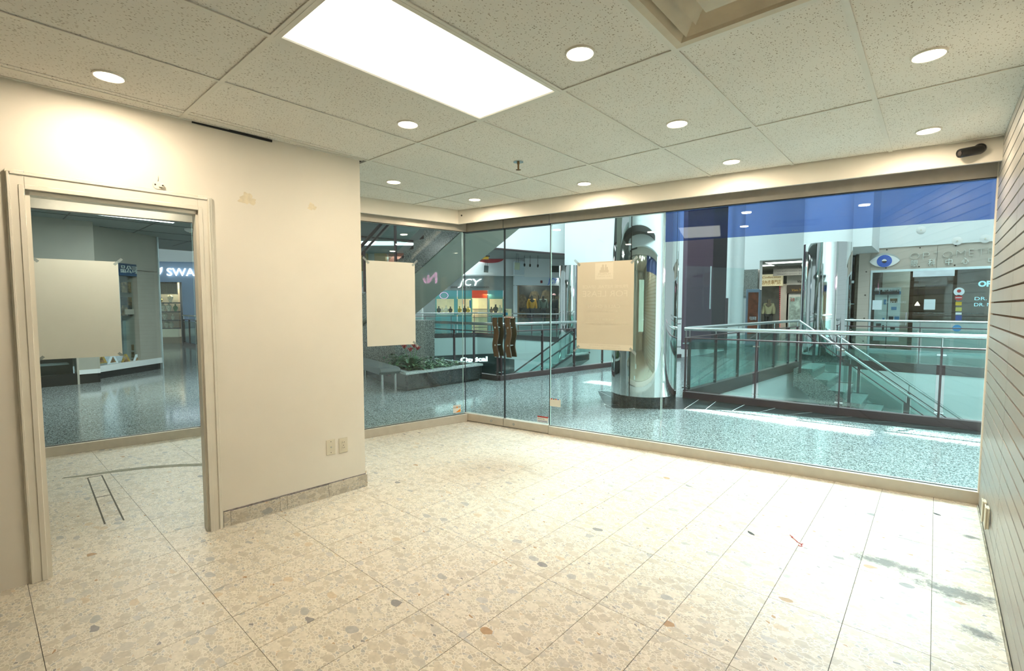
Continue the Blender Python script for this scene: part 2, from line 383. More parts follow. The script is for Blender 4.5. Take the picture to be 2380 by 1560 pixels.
# --- ceiling
ceil = MB().box(-5.2, .6, -2.7, 4.95, CZ+.10, CZ+.2).build('ceiling', M['plenum']); tag(ceil, 'suspended grid ceiling of fissured mineral tiles', 'ceiling', kind='structure')
GU = [i*.6096-2.1279 for i in range(-6, 6)]; GV = [j*1.2192+.8927 for j in range(-3, 5)]
def hp_bulk(off): return (-.1531, 1, 3.891+.1531*4.289+off)
def hp_lbulk(off): return (-1, .2, 4.289+.2*3.891+off)
def hp_part(off):
    # x >= partition face
    dx, dy = .107, 1.896
    return (-dy/2, dx/2, (-(-3.49)*dy+.154*dx)/2+off)
b = .002
ctile_me = None
DL = [(-3.091,.509),(-2.502,1.856),(-3.742,2.611),(-3.713,3.602),(-2.477,3.806),(-1.248,2.952),(-1.237,1.856),(-1.247,3.994),(-.073,2.903),(-.087,4.132)]
for i in range(len(GU)-1):
    for j in range(len(GV)-1):
        x0, x1, y0, y1 = GU[i], GU[i+1], GV[j], GV[j+1]
        if abs(x0+2.1279) < .01 and abs(y0-.8927) < .01: continue          # light troffer
        if abs(x0+.9087) < .01 and abs(y0-.8927) < .01: y1 = 1.5023        # air diffuser takes the far half
        poly = [(x0+b,y0+b),(x1-b,y0+b),(x1-b,y1-b),(x0+b,y1-b)]
        c = clip(poly, [hp_bulk(-.005), (1,0,.30)]+([hp_lbulk(-.005)] if y0 > 1.6 else [hp_part(-.004)]))
        if not c or area(c) < .004: continue
        MB().prism(c, CZ+.003, CZ+.018).build('ceiling_tile', M['ctile'], ceil)
def tee(a, b_, w=.024):
    c = clip([(a[0]-(w/2 if a[0]==b_[0] else 0), a[1]-(w/2 if a[1]==b_[1] else 0)), (b_[0]+(w/2 if a[0]==b_[0] else 0), a[1]-(w/2 if a[1]==b_[1] else 0)),
              (b_[0]+(w/2 if a[0]==b_[0] else 0), b_[1]+(w/2 if a[1]==b_[1] else 0)), (a[0]-(w/2 if a[0]==b_[0] else 0), b_[1]+(w/2 if a[1]==b_[1] else 0))],
             [hp_bulk(0), (1,0,.285)]+([hp_lbulk(0)] if a[1] > 2.05 else [hp_part(0)]))
    if c and area(c) > .001: return MB().prism(c, CZ-.003, CZ+.0015).build('tee_bar', M['tee'], ceil)
for x in GU:
    for y0, y1 in ((-2.6, 2.1), (2.1001, 4.9)):
        if x < -3.4 and y0 < 0: continue
        tee((x, y0), (x, y1))
for y in GV:
    for k in range(len(GU)-1): tee((GU[k]+.012, y+.0001), (GU[k+1]-.012, y+.0001), .0239)
tee((-.9087+.012, 1.5023), (-.2991-.012, 1.5023))
MB().beam(FP.wld(-.05,-.012,CZ-.002), FP.wld(1.0,-.012,CZ-.002), .024, .003).build('wall_angle', M['tee'], ceil)
MB().beam(FP.wld(1.42,-.010,CZ-.003), FP.wld(PLEN+.02,-.010,CZ-.003), .020, .003).build('wall_angle', M['tee'], ceil)
MB().beam(FP.wld(.80,-.004,CZ-.004), FP.wld(1.26,-.004,CZ-.012), .012, .014).build('gap_shade_strip', M['plenum'], ceil)  # near-black solid strip standing in for the shade of a gap
# --- partition with the doorway
wl = EF('wall_left', FP, label='cream painted partition wall with a cased doorway', cat='wall', kind='structure')
wm = MB(); s0, s1, zt = .062, .812, 2.03
wm.box(-2.9, s0, 0, .08, 0, CZ+.06); wm.box(s1, PLEN, 0, .08, 0, CZ+.06); wm.box(s0, s1, 0, .08, zt, CZ+.06)
wm.build('partition_panel', M['wall'], wl)
# yellow patches of old filler
for (px, py, rx, rz_) in ((575,463,.075,.045), (725,481,.045,.03)):
    p = FP.px(px, py); pp = []
    for k in range(48):
        a = 2*math.pi*k/48; q = .8+.16*math.sin(3*a+px)+.10*math.sin(7*a+1)+.06*math.sin(11*a)
        pp.append((p.x+rx*q*math.cos(a)*.8, p.z+rz_*q*math.sin(a)))
    MB().slab(pp, -.0006, .001).build('filler_patch', plain('yellowed filler', (.80,.71,.53), .7, var=.10, scale=30), wl)
tr = EF('trim_1', FP, label='off white moulded door casing around the doorway', cat='door frame', kind='structure')
for (x0, x1, z0, z1) in ((-.005, s0, 0, 2.125), (s1, .885, 0, 2.125), (s0, s1, zt+.005, 2.125)):
    cm = MB(); cm.box(x0, x1, -.016, .002, z0, z1)
    if z0 == 0:
        inner = x1 if x0 < .3 else x0; sg = -1 if x0 < .3 else 1
        cm.box(min(inner, inner+sg*.022), max(inner, inner+sg*.022), -.020, -.015, z0, z1-.07); cm.box(min(inner+sg*.052, inner+sg*.062), max(inner+sg*.052, inner+sg*.062), -.022, -.015, z0, z1-.01)
    else:
        cm.box(x0, x1, -.020, -.015, z0, z0+.022); cm.box(x0-.05, x1+.05, -.022, -.015, z1-.022, z1-.010)
    cm.build('casing', M['trimwhite'], tr, bevel=.0015)
jm = MB(); jm.box(s0, s0+.018, 0, .082, 0, zt); jm.box(s1-.012, s1, 0, .082, 0, zt); jm.box(s0, s1, 0, .082, zt-.018, zt+.006)
jm.build('jamb', M['trimwhite'], tr)
bl = EF('baseboard_left', FP, label='low terrazzo baseboard along the cream partition', cat='baseboard', kind='structure')
cuts = [.888, .93]+[FP.px(x, 1140).x for x in (649, 666, 763)]+[PLEN+.012]
for k in range(len(cuts)-1):
    MB().box(cuts[k]+.001, cuts[k+1]-.001, -.012, .0, 0, .100-.004*(k%2)).build('baseboard_tile', M['terrazzo_base'], bl)
MB().box(.89, PLEN, -.006, 0, .097, .1065).build('paint_line', plain('grimy caulk', (.22,.20,.20), .9, var=.5, scale=40), bl)
# --- rear and side closing walls, never in front of the lens
MB().box(-6.95, .45, -2.75, -2.65, 0, CZ+.1).build('wall_back', M['wall']); tag(bpy.data.objects['wall_back'], 'cream wall behind the viewer', 'wall', kind='structure')
MB().prism([(-6.9,-2.7),(-3.3,-2.7),(-3.3,1.95),(-4.8,1.95),(-4.8,2.0),(-6.2,2.0)], CZ, CZ+.08).build('ceiling_side_room', M['ctile'])
tag(bpy.data.objects['ceiling_side_room'], 'plain ceiling of the side room behind the partition', 'ceiling', kind='structure')
# --- slat wall on the right
wr = E('wall_right', (.30, 0, 0), 0, 'grey beige slatted display wall with brown grooves', 'wall', kind='structure')
MB().box(0, .10, -2.7, 4.845, 0, CZ+.1).build('wall_core', M['groove'], wr)
PITCH = .0797; z0 = .012; k = 0
while z0 < CZ-.01:
    z1 = min(z0+PITCH-.011, CZ+.004)
    if k == 0: z1 = z0+.10
    for (ya, yb) in ((-2.7,1.108), (1.112,3.546), (3.551,4.83)):
        MB().box(-.014, .001, ya, yb, z0, z1).build('slat', M['slat'], wr)
    z0 = z1+.011; k += 1
MB().box(-.021, 0, 4.80, 4.86, .09, CZ).build('end_strip', M['bulkhead'], wr)
MB().box(-.024, -.017, -2.7, 4.80, 0, .012).build('floor_sealant', plain('grimy beige sealant', (.36,.33,.26), .8, var=.3, scale=20), wr)
# --- bulkheads
bk = EF('trim_2', FM, label='cream boxed bulkhead above the main glass front', cat='bulkhead', kind='structure')
MB().box(.03, 4.72, -.211, -.185, 2.415, CZ+.02).build('bulkhead_face', M['bulkhead'], bk)
MB().box(.03, 4.72, -.185, -.06, 2.50, CZ+.02).build('bulkhead_return', M['plenum'], bk)
q = FM.px(1073, 501, -.211); MB().lathe([(.010,0),(.010,.004)], 12).xform(Matrix.Translation((q.x,-.2105,q.z)) @ Matrix.Rotation(math.pi/2,4,'X')).build('cable_hole', M['black'], bk)
FB = Frame((-4.289-.2*1.9, 3.891-1.9), math.atan2(1, .2))
bk2 = EF('trim_3', FB, label='cream boxed bulkhead above the side glass front', cat='bulkhead', kind='structure')
MB().box(-.1, 1.9*math.hypot(1,.2)+.02, 0, .03, 2.415, CZ+.02).build('bulkhead_face', M['bulkhead'], bk2)
# --- glass fronts
ZS, ZB, ZT = .092, 2.352, 2.60
def front(name, fr, spans, label, sill=(None, None), tran=None):
    r = EF(name, fr, label=label, cat='shop window', kind='structure')
    a, z = sill
    MB().box(a, z, 0, .09, 0, ZS).build('sill', M['alu'], r, bevel=.002)
    ta, tz = tran or sill
    MB().box(ta, tz, 0, .09, ZB, ZT).build('transom', M['alu'], r, bevel=.002)
    MB().box(ta, tz, .001, .006, ZB-.006, ZB).build('seal', M['darkline'], r)
    MB().box(a, z, .036, .054, ZS, ZS+.004).build('seal', M['darkline'], r)
    for (p, q) in spans:
        MB().box(p+.002, q-.002, .039, .051, ZS+.002, ZB).build('glass_pane', M['glass'], r)
        for e in (p+.002, q-.004): MB().box(e, e+.002, .038, .052, ZS+.002, ZB).build('pane_edge', M['glassedge'], r)
    return r
win1 = front('window_1', FM, [(1.147, 2.386), (2.392, 4.715)], 'wide frameless fixed glass front beside the double doors', (1.147, 4.715))
MB().box(2.392, 4.71, .0525, .0535, 2.066, ZB).build('blue_film', M['bluefilm'], win1)
win2 = front('window_2', FL, [(0, 2.10)], 'fixed glass side pane behind the end of the partition', (0, 2.13))
win3 = front('window_3', FG, [(-2.9, 1.375), (1.381, 1.66)], 'glass front of the side room seen through the doorway', (-2.9, 1.66))
FR = Frame((-6.08, 1.95), 0)
win4 = front('window_4', FR, [(.0, 1.28)], 'short return pane hidden behind the partition', (0, 1.28))
MB().box(-.02, .03, -.02, .09, 0, ZT).xform(Matrix.Translation((2.12,0,0))).build('corner_seal', M['alu'], win2) if False else None
# double doors
def door(name, a, z, hx, label):
    r = EF(name, FM, label=label, cat='glass door', kind='structure')
    MB().box(a+.003, z-.003, .008, .082, .006, .098).build('bottom_rail', M['alu'], r, bevel=.003)
    MB().box(a+.003, z-.003, .008, .082, 2.352, 2.452).build('top_rail', M['alu'], r, bevel=.003)
    MB().box(a+.004, z-.004, .0, .09, 2.347, 2.352).build('rail_seal', M['darkline'], r)
    MB().box(a+.004, z-.004, .039, .051, .098, 2.352).build('glass_pane', M['glass'], r)
    for e in (a+.0035, z-.0055): MB().box(e, e+.002, .037, .053, .098, 2.352).build('pane_edge', M['darkline'], r)
    lk = MB(); lk.lathe([(.013,0),(.013,.012),(.009,.014)], 14).xform(Matrix.Translation((a+(z-a)*.72 if a < .3 else a+(z-a)*.25, .008, .05)) @ Matrix.Rotation(math.pi/2,4,'X'))
    lk.build('floor_lock', M['steel'], r, True)
    h = E('door_handle', (hx, 0, 0)); h.parent = r; h['label'] = 'wavy brown wooden pull handle'
    for (y0, y1) in ((-.022,-.004), (.094,.112)):
        n = 18; L2 = []; R2 = []
        for k in range(n+1):
            u = k/n; zz = .842+.468*u; wv = .012*math.cos(2*math.pi*(u-.6)/.62); L2.append((wv-.031, zz)); R2.append((wv+.031, zz))
        MB().slab(L2+R2[::-1], y0, y1).build('wood_board', M['wood'], h)
    for zz in (.98, 1.19):
        MB().lathe([(.011,0),(.011,.140)], 12).xform(Matrix.Translation((0,.115,zz)) @ Matrix.Rotation(math.pi/2,4,'X')).build('bolt', M['steel'], h, True)
    return r
d1 = door('door_1', -.075, .527, .437, 'left leaf of the frameless glass double doors')
d2 = door('door_2', .531, 1.143, .617, 'right leaf of the frameless glass double doors')
hd = EF('trim_4', FM, label='aluminium header over the glass double doors', cat='door header', kind='structure')
MB().box(-.09, 1.147, .02, .09, 2.458, 2.60).build('header_bar', M['darkline'], hd)
# outside face of the shop block above and beside the glass
ow = EF('wall_front', FM, label='white mall wall above the shop front', cat='wall', kind='structure')
MB().box(0, 4.8, .10, .30, ZT-.12, 10).build('upper_wall', M['mallwhite'], ow); MB().box(4.73, 13, -.1, .052, 0, 10).build('neighbour_wall', M['mallwhite'], ow)
ow2 = EF('wall_side', FL, label='white mall wall above the side glass', cat='wall', kind='structure')
MB().box(-.2, 2.2, .10, .30, ZT-.1, 3.2).build('upper_wall', M['mallwhite'], ow2)

# ================================================================== ROOM THINGS
warm = (1.0, .83, .62)
dl_labels = ['warm recessed downlight over the doorway at far left of the ceiling', 'warm recessed downlight just left of the fluorescent panel near corner of partition',
 'warm recessed downlight beyond the end of the partition', 'warm recessed downlight nearest the corner of the two glass fronts', 'warm recessed downlight in the row by the doors, second from the corner',
 'warm recessed downlight in the middle between the sprinkler and the air diffuser', 'large looking warm downlight between the fluorescent panel and the air diffuser', 'warm recessed downlight by the main glass, third from the corner',
 'warm downlight near the right edge, closer to the viewer', 'warm downlight near the black camera above the main glass']
lensm = glow('warm lamp lens', (1, .84, .60), 16)
for k, (x, y) in enumerate(DL):
    d = E('recessed_downlight', (x, y, CZ), 0, dl_labels[k], 'downlight', 'warm recessed downlights in the ceiling')
    MB().lathe([(.0575,.0025),(.0575,-.003),(.060,-.0055),(.066,-.0035),(.067,.0025),(.0575,.0025)], 32, caps=False).build('trim_ring', M['trimwhite'], d, True)
    MB().lathe([(.001,-.0035),(.0575,-.0022),(.0575,.001),(.001,.001)], 28).build('lens', lensm, d)
    L = lamp('downlight_lamp', 'AREA', (0,0,-.012), 7.5, warm, shape='DISK', size=.10); L.parent = d
# fluorescent troffer
tf = E('fluorescent_panel', (-1.823, 1.5023, CZ), 0, 'bright fluorescent ceiling panel with a prismatic lens', 'ceiling light')
fm = MB()
for (x0, x1, y0, y1) in ((-.3,-.278,-.605,.605), (.278,.3,-.605,.605), (-.278,.278,-.605,-.583), (-.278,.278,.583,.605)): fm.box(x0, x1, y0, y1, -.004, .012)
fm.build('frame', M['tee'], tf)
mm, t, bb = nt('prismatic lens'); g = N(t, 'ShaderNodeNewGeometry'); ck = N(t, 'ShaderNodeTexChecker', i_Scale=160.0); t.links.new(g.outputs['Position'], ck.inputs['Vector'])
ck.inputs[1].default_value = (1,.97,.86,1); ck.inputs[2].default_value = (.93,.90,.78,1); t.links.new(ck.outputs[0], bb.inputs['Emission Color']); bb.inputs['Emission Strength'].default_value = .9; t.links.new(ck.outputs[0], bb.inputs['Base Color'])
MB().box(-.278, .278, -.583, .583, .004, .008).build('lens', mm, tf)
L = lamp('fluorescent_tube_light', 'AREA', (0,0,-.01), 3.0, (1,.93,.76), shape='RECTANGLE', size=.54, size_y=1.15); L.parent = tf

# air diffuser
df = E('air_diffuser', (-.6039, 1.8071, CZ), 0, 'square stepped air diffuser in the ceiling', 'air vent')
dm = plain('yellowed diffuser enamel', (.62,.53,.38), .32, var=.08, scale=8)
def sqring(o0, o1, za, zb, name, th=.004):
    mb = MB(); vs = []
    for (h, z) in ((o0, za), (o1, zb), (o1, zb+th), (o0, za+th)): vs += [(-h,-h,z),(h,-h,z),(h,h,z),(-h,h,z)]
    fs = []
    for a in range(4):
        n2 = (a+1)%4
        for i in range(4): fs.append((a*4+i, a*4+(i+1)%4, n2*4+(i+1)%4, n2*4+i))
    return mb.add(vs, fs).build(name, dm, df)
sqring(.298, .262, -.003, -.002, 'flange'); sqring(.262, .215, -.002, .05, 'cone'); sqring(.225, .150, -.006, .045, 'cone'); sqring(.160, .09, -.008, .040, 'cone')
MB().box(-.10, .10, -.10, .10, -.012, -.004).build('centre_plate', dm, df, bevel=.003); MB().box(-.27, .27, -.27, .27, .06, .068).build('back_plate', dm, df)
# sprinkler
sp = E('sprinkler_head', (-2.493, 2.895, CZ), 0, 'small brass fire sprinkler head hanging from the ceiling', 'sprinkler')
brass = plain('tarnished brass', (.25,.16,.08), .35, .9)
MB().lathe([(.004,-.006),(.040,-.004),(.040,.003)], 22).build('escutcheon', M['steel'], sp, True)
MB().lathe([(.012,-.002),(.010,-.02),(.007,-.022),(.007,-.055),(.004,-.057)], 14).build('body', brass, sp, True); MB().lathe([(.002,-.066),(.020,-.064),(.020,-.061),(.002,-.058)], 12).build('deflector', brass, sp)
# security camera
q = FM.px(2277, 346, -.211)
sc_ = E('security_camera', FM.wld(q.x, -.211, q.z), FM.a, 'black bullet security camera on the bulkhead above the right glass', 'security camera')
MB().lathe([(.034,0),(.034,.012),(.026,.03),(.012,.034)], 18).xform(Matrix.Rotation(math.pi/2,4,'X')).build('mount', M['black'], sc_, True)
Mx = Matrix.Translation((-.055,-.055,-.022)) @ Matrix.Rotation(math.radians(-62),4,'Z') @ Matrix.Rotation(math.radians(100),4,'X')
MB().lathe([(.001,-.075),(.024,-.072),(.030,-.06),(.030,.062),(.027,.072),(.022,.068),(.001,.066)], 20).xform(Mx).build('body', M['black'], sc_, True)
MB().lathe([(.001,.069),(.015,.0695),(.015,.066)], 16).xform(Mx).build('lens', plain('lens glass', (.05,.04,.04), .05), sc_, True)
MB().tube([(0,-.03,0),(-.03,-.045,-.012)], .010).build('arm', M['black'], sc_, True)
# posters
def poster(fr, ya, TLp, BRp, label, mat, cat='poster', tape=((0,1),(1,1),(0,0),(1,0)), yoff=None):
    a = fr.px(*TLp, ya); z = fr.px(*BRp, ya)
    w_, h_ = z.x-a.x, a.z-z.z
    r = E('poster', fr.wld(a.x, ya, z.z), fr.a, label, cat, 'paper posters taped to the glass')
    pm = MB(); nx, nz = 6, 8; vs = []; fs = []
    for th in (0, -.0008):
        for k in range(nz+1):
            for i in range(nx+1): vs.append((w_*i/nx, th-.0004*math.sin(i*1.1+k*.7)-.001, h_*k/nz))
    n1 = (nx+1)*(nz+1)
    for k in range(nz):
        for i in range(nx):
            q0 = k*(nx+1)+i; fs += [(q0,q0+1,q0+nx+2,q0+nx+1), (n1+q0+nx+1,n1+q0+nx+2,n1+q0+1,n1+q0)]
    pm.add(vs, fs).build('sheet', mat, r, True)
    for (u, v) in tape:
        cxp, czp = u*w_, v*h_; ang = math.radians(45 if (u+v) % 2 else -45)
        MB().box(-.045, .045, -.0042, -.0036, -.012, .012).xform(Matrix.Translation((cxp,0,czp)) @ Matrix.Rotation(ang,4,'Y')).build('tape', M['tape'], r)
    return r, w_, h_
p1, _, _ = poster(FG, .038, (77,600), (285,827), 'blank cream paper poster seen through the doorway', M['paper'])
p2, _, _ = poster(FL, .038, (850,605), (966,800), 'blank cream paper poster on the side glass beside the partition', M['paper'], tape=((0,1),(1,1),(1,0)))
p3, w3, h3 = poster(FM, .038, (1342,611), (1471,817), 'tan lease notice poster with faint reversed lettering on the main glass', M['paper2'])
def p3b(x0, x1, z0, z1, mat, y=-.0022, name='printed_panel'): return MB().box(x0*w3, x1*w3, y-.0004, y, z0*h3, z1*h3).build(name, mat, p3)
p3b(.33, .65, .80, .985, M['print']); p3b(.004, .996, .006, .065, M['print'])
for k, (x0, x1, z0, z1) in enumerate(((.41,.57,.875,.905), (.43,.49,.905,.935), (.50,.555,.905,.935), (.45,.485,.935,.965), (.505,.53,.935,.965))): p3b(x0, x1, z0, z1, M['printdim'], -.0026, 'emblem_block')
def p3t(s, h, cx, z, w, mat='print'): txt(s, h, M[mat], p3, (cx*w3, -.0027, z*h3), depth=.0004, mirror=True, align='CENTER', width=w*w3)
p3t('HOMELIFE', .022, .49, .848, .22, 'printdim'); p3t('NEW WORLD', .012, .49, .825, .26, 'printdim')
p3t('PRIME RETAIL SPACE', .032, .50, .70, .80); p3t('FOR LEASE', .062, .50, .605, .79); p3t('CALEB CHAN', .036, .49, .475, .57)
p3t('Realtor Salesperson', .017, .49, .43, .48); p3t('416-890-1177', .020, .50, .335, .34); p3t('calebchan@homelife', .018, .50, .292, .74)
p3t('HOMELIFE NEW WORLD REALTY INC.', .012, .5, .042, .56, 'printdim'); p3t('201 Consumers Rd, Toronto, ON', .011, .5, .018, .60, 'printdim')
# stickers on the glass
red = plain('red ink', (.42,.03,.03), .5); org = plain('orange ink', (.85,.28,.03), .5); whitep = plain('white sticker', (.80,.79,.74), .5, var=.01); navy = plain('navy ink', (.03,.08,.30), .5); inkd = plain('dark ink', (.03,.03,.04), .6)
def sticker(name, fr, TLp, BRp, label, y=.0375, mat=whitep):
    a = fr.px(*TLp, y); z = fr.px(*BRp, y); r = E(name, fr.wld(a.x, y, z.z), fr.a, label, 'sticker')
    MB().box(0, z.x-a.x, -.0008, 0, 0, a.z-z.z).build('sheet', mat, r); return r, z.x-a.x, a.z-z.z
r, w_, h_ = sticker('payment_sticker', FL, (1053,943), (1071,958), 'small white and orange card payment sticker at the foot of the side glass')
txt('DISCOVER', h_*.22, inkd, r, (w_*.05,-.001,h_*.60), depth=.0005, width=w_*.9); MB().slab([(w_*.3,h_*.04),(w_*.97,h_*.04),(w_*.97,h_*.48)], -.0014, -.0007).build('orange_wedge', org, r)
MB().lathe([(.001,0),(h_*.11,0),(h_*.11,.0008)], 12).xform(Matrix.Translation((w_*.5,-.0018,h_*.71)) @ Matrix.Rotation(math.pi/2,4,'X')).build('orange_dot', org, r)
r, w_, h_ = sticker('notice_card', FM, (1278,926), (1303,947), 'cream notice card low on the main glass right of the doors', mat=M['paper'])
for k in range(4): MB().box(w_*(.1+.2*k), w_*(.24+.2*k), -.0014, -.0007, h_*.9, h_*1.03).build('colour_mark', (red, inkd, red, navy)[k], r)
r, w_, h_ = sticker('alarm_sticker', FM, (1249,966), (1274,984), 'white and dark red sticker at the foot of the right door leaf', y=.0375)
MB().box(0, w_, -.0014, -.0007, h_*.78, h_).build('red_band', red, r); txt('Rewards', h_*.2, inkd, r, (w_*.06,-.001,h_*.48), depth=.0005, width=w_*.6)
for k in range(3): MB().box(w_*.05, w_*.92, -.0014, -.0007, h_*(.08+.1*k), h_*(.12+.1*k)).build('print_line', navy, r)
r, w_, h_ = sticker('pull_sticker', FM, (1172,718), (1189,735), 'pale pull sign above the right door handle', y=.056, mat=plain('pale green sign', (.45,.52,.42), .6))
txt('Pull', h_*.26, navy, r, (w_*.08,-.001,h_*.62), depth=.0005); MB().box(w_*.1, w_*.5, -.0014, -.0007, h_*.1, h_*.5).build('blue_square', plain('blue ink', (.04,.25,.50), .5), r)
r, w_, h_ = sticker('strip_sticker', FM, (1172,736), (1194,740), 'narrow white sticker strip above the right door handle', y=.0375)
for k in range(5): MB().box(w_*(.06+.18*k), w_*(.17+.18*k), -.0014, -.0007, h_*.2, h_*.8).build('print_mark', (inkd, inkd, red, red, inkd)[k], r)
# wall plates
def plate(fr, y, TLp, BRp, label, kind, flip=False):
    a = fr.px(*TLp, y); z = fr.px(*BRp, y); cx, cz_ = (a.x+z.x)/2, (a.z+z.z)/2
    r = E('wall_plate', fr.wld(cx, y, cz_), fr.a, label, 'outlet')
    MB().box(-.035, .035, -.006, 0, -.057, .057).build('cover', M['plate'], r, bevel=.002)
    if kind == 'outlet':
        for zz in (.021, -.021):
            f = MB().lathe([(.001,.0),(.0165,.0),(.0165,.003)], 18).xform(Matrix.Translation((0,-.006,zz)) @ Matrix.Rotation(math.pi/2,4,'X')).build('socket', M['plate'], r)
            sl = MB()
            for xx in (-.006, .006): sl.box(xx-.0012, xx+.0012, -.0096, -.0088, zz-.001, zz+.008)
            sl.lathe([(.001,0),(.0025,0),(.0025,.0006)], 8, (0,0,0)).build('slots', M['slotdark'], r) if False else sl.build('slots', M['slotdark'], r)
    else:
        MB().lathe([(.001,.010),(.005,.010),(.006,0)], 12).xform(Matrix.Translation((0,-.006,0)) @ Matrix.Rotation(math.pi/2,4,'X')).build('jack', M['steel'], r, True)
    for zz in ((0,) if kind == 'outlet' else (.042,-.042)):
        MB().lathe([(.001,.001),(.003,.001),(.003,0)], 8).xform(Matrix.Translation((0,-.006,zz)) @ Matrix.Rotation(math.pi/2,4,'X')).build('screw', M['slotdark'], r)
    return r
plate(FP, 0, (758,1020), (779,1058), 'ivory coaxial jack plate, left of the two on the partition', 'jack')
plate(FP, 0, (787,1016), (808,1053), 'ivory duplex power outlet, right of the two on the partition', 'outlet')
FS = Frame((.282, 0), -math.pi/2)     # slat wall: x axis runs towards the viewer, room side is local -y
for (yy, zz, lb) in ((4.14, .175, 'ivory outlet plate low on the slat wall, farther one'), (3.92, .205, 'ivory outlet plate low on the slat wall, nearer one')):
    r = E('wall_plate', (.282, yy, zz), -math.pi/2, lb, 'outlet')
    MB().box(-.035, .035, -.014, 0, -.062, .062).build('box', M['plate'], r, bevel=.004); MB().box(-.038, .038, -.020, -.014, -.066, .066).build('cover', M['plate'], r, bevel=.002)
# bracket over the doorway
q = FP.px(366, 431)
r = E('wall_bracket', FP.wld(q.x, 0, q.z), FP.a, 'small round white bracket above the doorway', 'bracket')
MB().lathe([(.001,.006),(.022,.005),(.024,0)], 18).xform(Matrix.Rotation(math.pi/2,4,'X')).build('disc', M['trimwhite'], r, True); MB().box(.006, .030, -.018, 0, -.012, .012).build('lug', M['trimwhite'], r, bevel=.003)
for (x, z) in ((-.012,.003), (.022,.0)): MB().lathe([(.001,.002),(.004,.002),(.004,0)], 8).xform(Matrix.Translation((x,-.006 if x < 0 else -.018,z)) @ Matrix.Rotation(math.pi/2,4,'X')).build('screw', M['slotdark'], r)
MB().tube([(.0,-.004,.02),(.004,-.006,.055)], .0015, 6).build('wire', M['trimwhite'], r)
# litter on the floor
cpts = [Vector((-.635+.09*k/9+.012*math.sin(k*1.9), 3.36-.09*k/9+.010*math.cos(k*2.3), .004+.003*math.sin(k))) for k in range(10)]
cpts += [cpts[-1]+Vector((.010*math.cos(a), .010*math.sin(a)-.010, 0)) for a in (1.2,.3,-.6,-1.6,-2.6,-3.4)]
rb = MB().tube(cpts, .0022, 6).build('twist_tie', red, None, True); tag(rb, 'bent red twist tie lying on the bright floor', 'twist tie')
for (x, y, rx, ry, lb) in ((-.83,3.24,.028,.010,'small dark sliver of grit near the red twist tie'), (.06,4.40,.022,.010,'dark curled scrap on the floor by the slat wall corner')):
    pp = [(rx*math.cos(a)*(1+.2*math.sin(3*a)), ry*math.sin(a)) for a in [2*math.pi*k/12 for k in range(12)]]
    o = MB().prism(pp, 0, .002).build('floor_scrap', M['slotdark']); o.location = (x, y, .0); o.rotation_euler = (0,0,-.6); tag(o, lb, 'scrap')
# ================================================================== MALL: FLOORS, VOIDS, ROOF
mf = E('mall_floor', (0,0,0), 0, 'polished pale granite floor of the shopping mall outside', 'floor', kind='structure')
eL = [fl(905,783), fl(1109.5,777.8), fl(1198,783.3), fl(1330,791)]
VL0, VL1 = Vector((-6.30,6.75,0)), Vector((-5.14,14.6,0))
VR0, VR1, VR2 = Vector((-2.95,7.42,0)), Vector((7.9,8.45,0)), Vector((-2.42,14.6,0))
P5 = [(eL[0].x,eL[0].y),(eL[1].x,eL[1].y),(eL[2].x,eL[2].y),(eL[3].x,eL[3].y),(-5.14,17.0),(-5.14,34),(-45,34),(-45,eL[0].y-6)]
for poly in ([(-4.42,4.135),(.29,4.862),(8,6.05),(8,8.45),(-2.95,7.42),(-6.30,6.75)],
             [(-6.30,6.75),(-2.95,7.42),(-2.42,14.6),(-5.14,14.6)],
             [(-4.42,4.135),(-6.30,6.75),(-26,6.75),(-26,-8),(-7.9,-8),(-6.45,-.4),(-6.12,1.99),(-4.80,1.99)],
             [(-5.14,14.6),(8,14.6),(8,32),(-5.14,32)], P5):
    MB().prism(poly, -.10, -.001).build('floor_slab', M['mallfloor'], mf)
# black border tiles in front of the near railing and around the steel column
fe = [fl(x, y) for x, y in ((1540,951.2),(1640,951.5),(1766,958),(1893,971.5),(2034,987),(2287.6,1012))]; fe.append(fe[-1]+(fe[-1]-fe[-2])*1.6)
H1 = [(-4.28,7.05),(-3.45,5.92),(fe[0].x,fe[0].y),(-2.95,7.42),(-3.4,7.3)]
ce_ = [Vector((-2.95,7.40,0))+(VR1-VR0).normalized()*t for t in (0,.5,1.3,2.2,3.2,4.4,6.2)]
bt = MB(); bt.prism([(-4.28,7.05),(-3.45,5.92)]+[(p.x,p.y) for p in fe]+[(p.x,p.y) for p in ce_[::-1]]+[(-3.4,7.3)], -.0005, .0006); bt.build('border_bed', M['whitejoint'], mf)
def halfplanes(poly):
    hp = []
    for i, p in enumerate(poly):
        q = poly[(i+1)%len(poly)]; nx, ny = q[1]-p[1], p[0]-q[0]; hp.append((nx, ny, nx*p[0]+ny*p[1]))
    return hp
ca, sa = math.cos(math.radians(52)), math.sin(math.radians(52))
for i in range(-6, 8):
    for j in range(-6, 8):
        u0, v0, st_ = i*.30, j*.30, .30; q = []
        for (du, dv) in ((.003,.003),(st_-.003,.003),(st_-.003,st_-.003),(.003,st_-.003)): q.append((-3.2+(u0+du)*ca-(v0+dv)*sa, 6.6+(u0+du)*sa+(v0+dv)*ca))
        c = clip(q, halfplanes(H1))
        if c and area(c) > .004: MB().prism(c, 0, .0012).build('border_tile', M['darktile'], mf)
for k in range(len(fe)-1):
    for h in (0, 1):
        q = [fe[k].lerp(fe[k+1], h/2+.006), fe[k].lerp(fe[k+1], h/2+.494), ce_[k].lerp(ce_[k+1], h/2+.494), ce_[k].lerp(ce_[k+1], h/2+.006)]
        MB().prism([(p.x, p.y) for p in q], 0, .0012).build('border_tile', M['darktile'], mf)
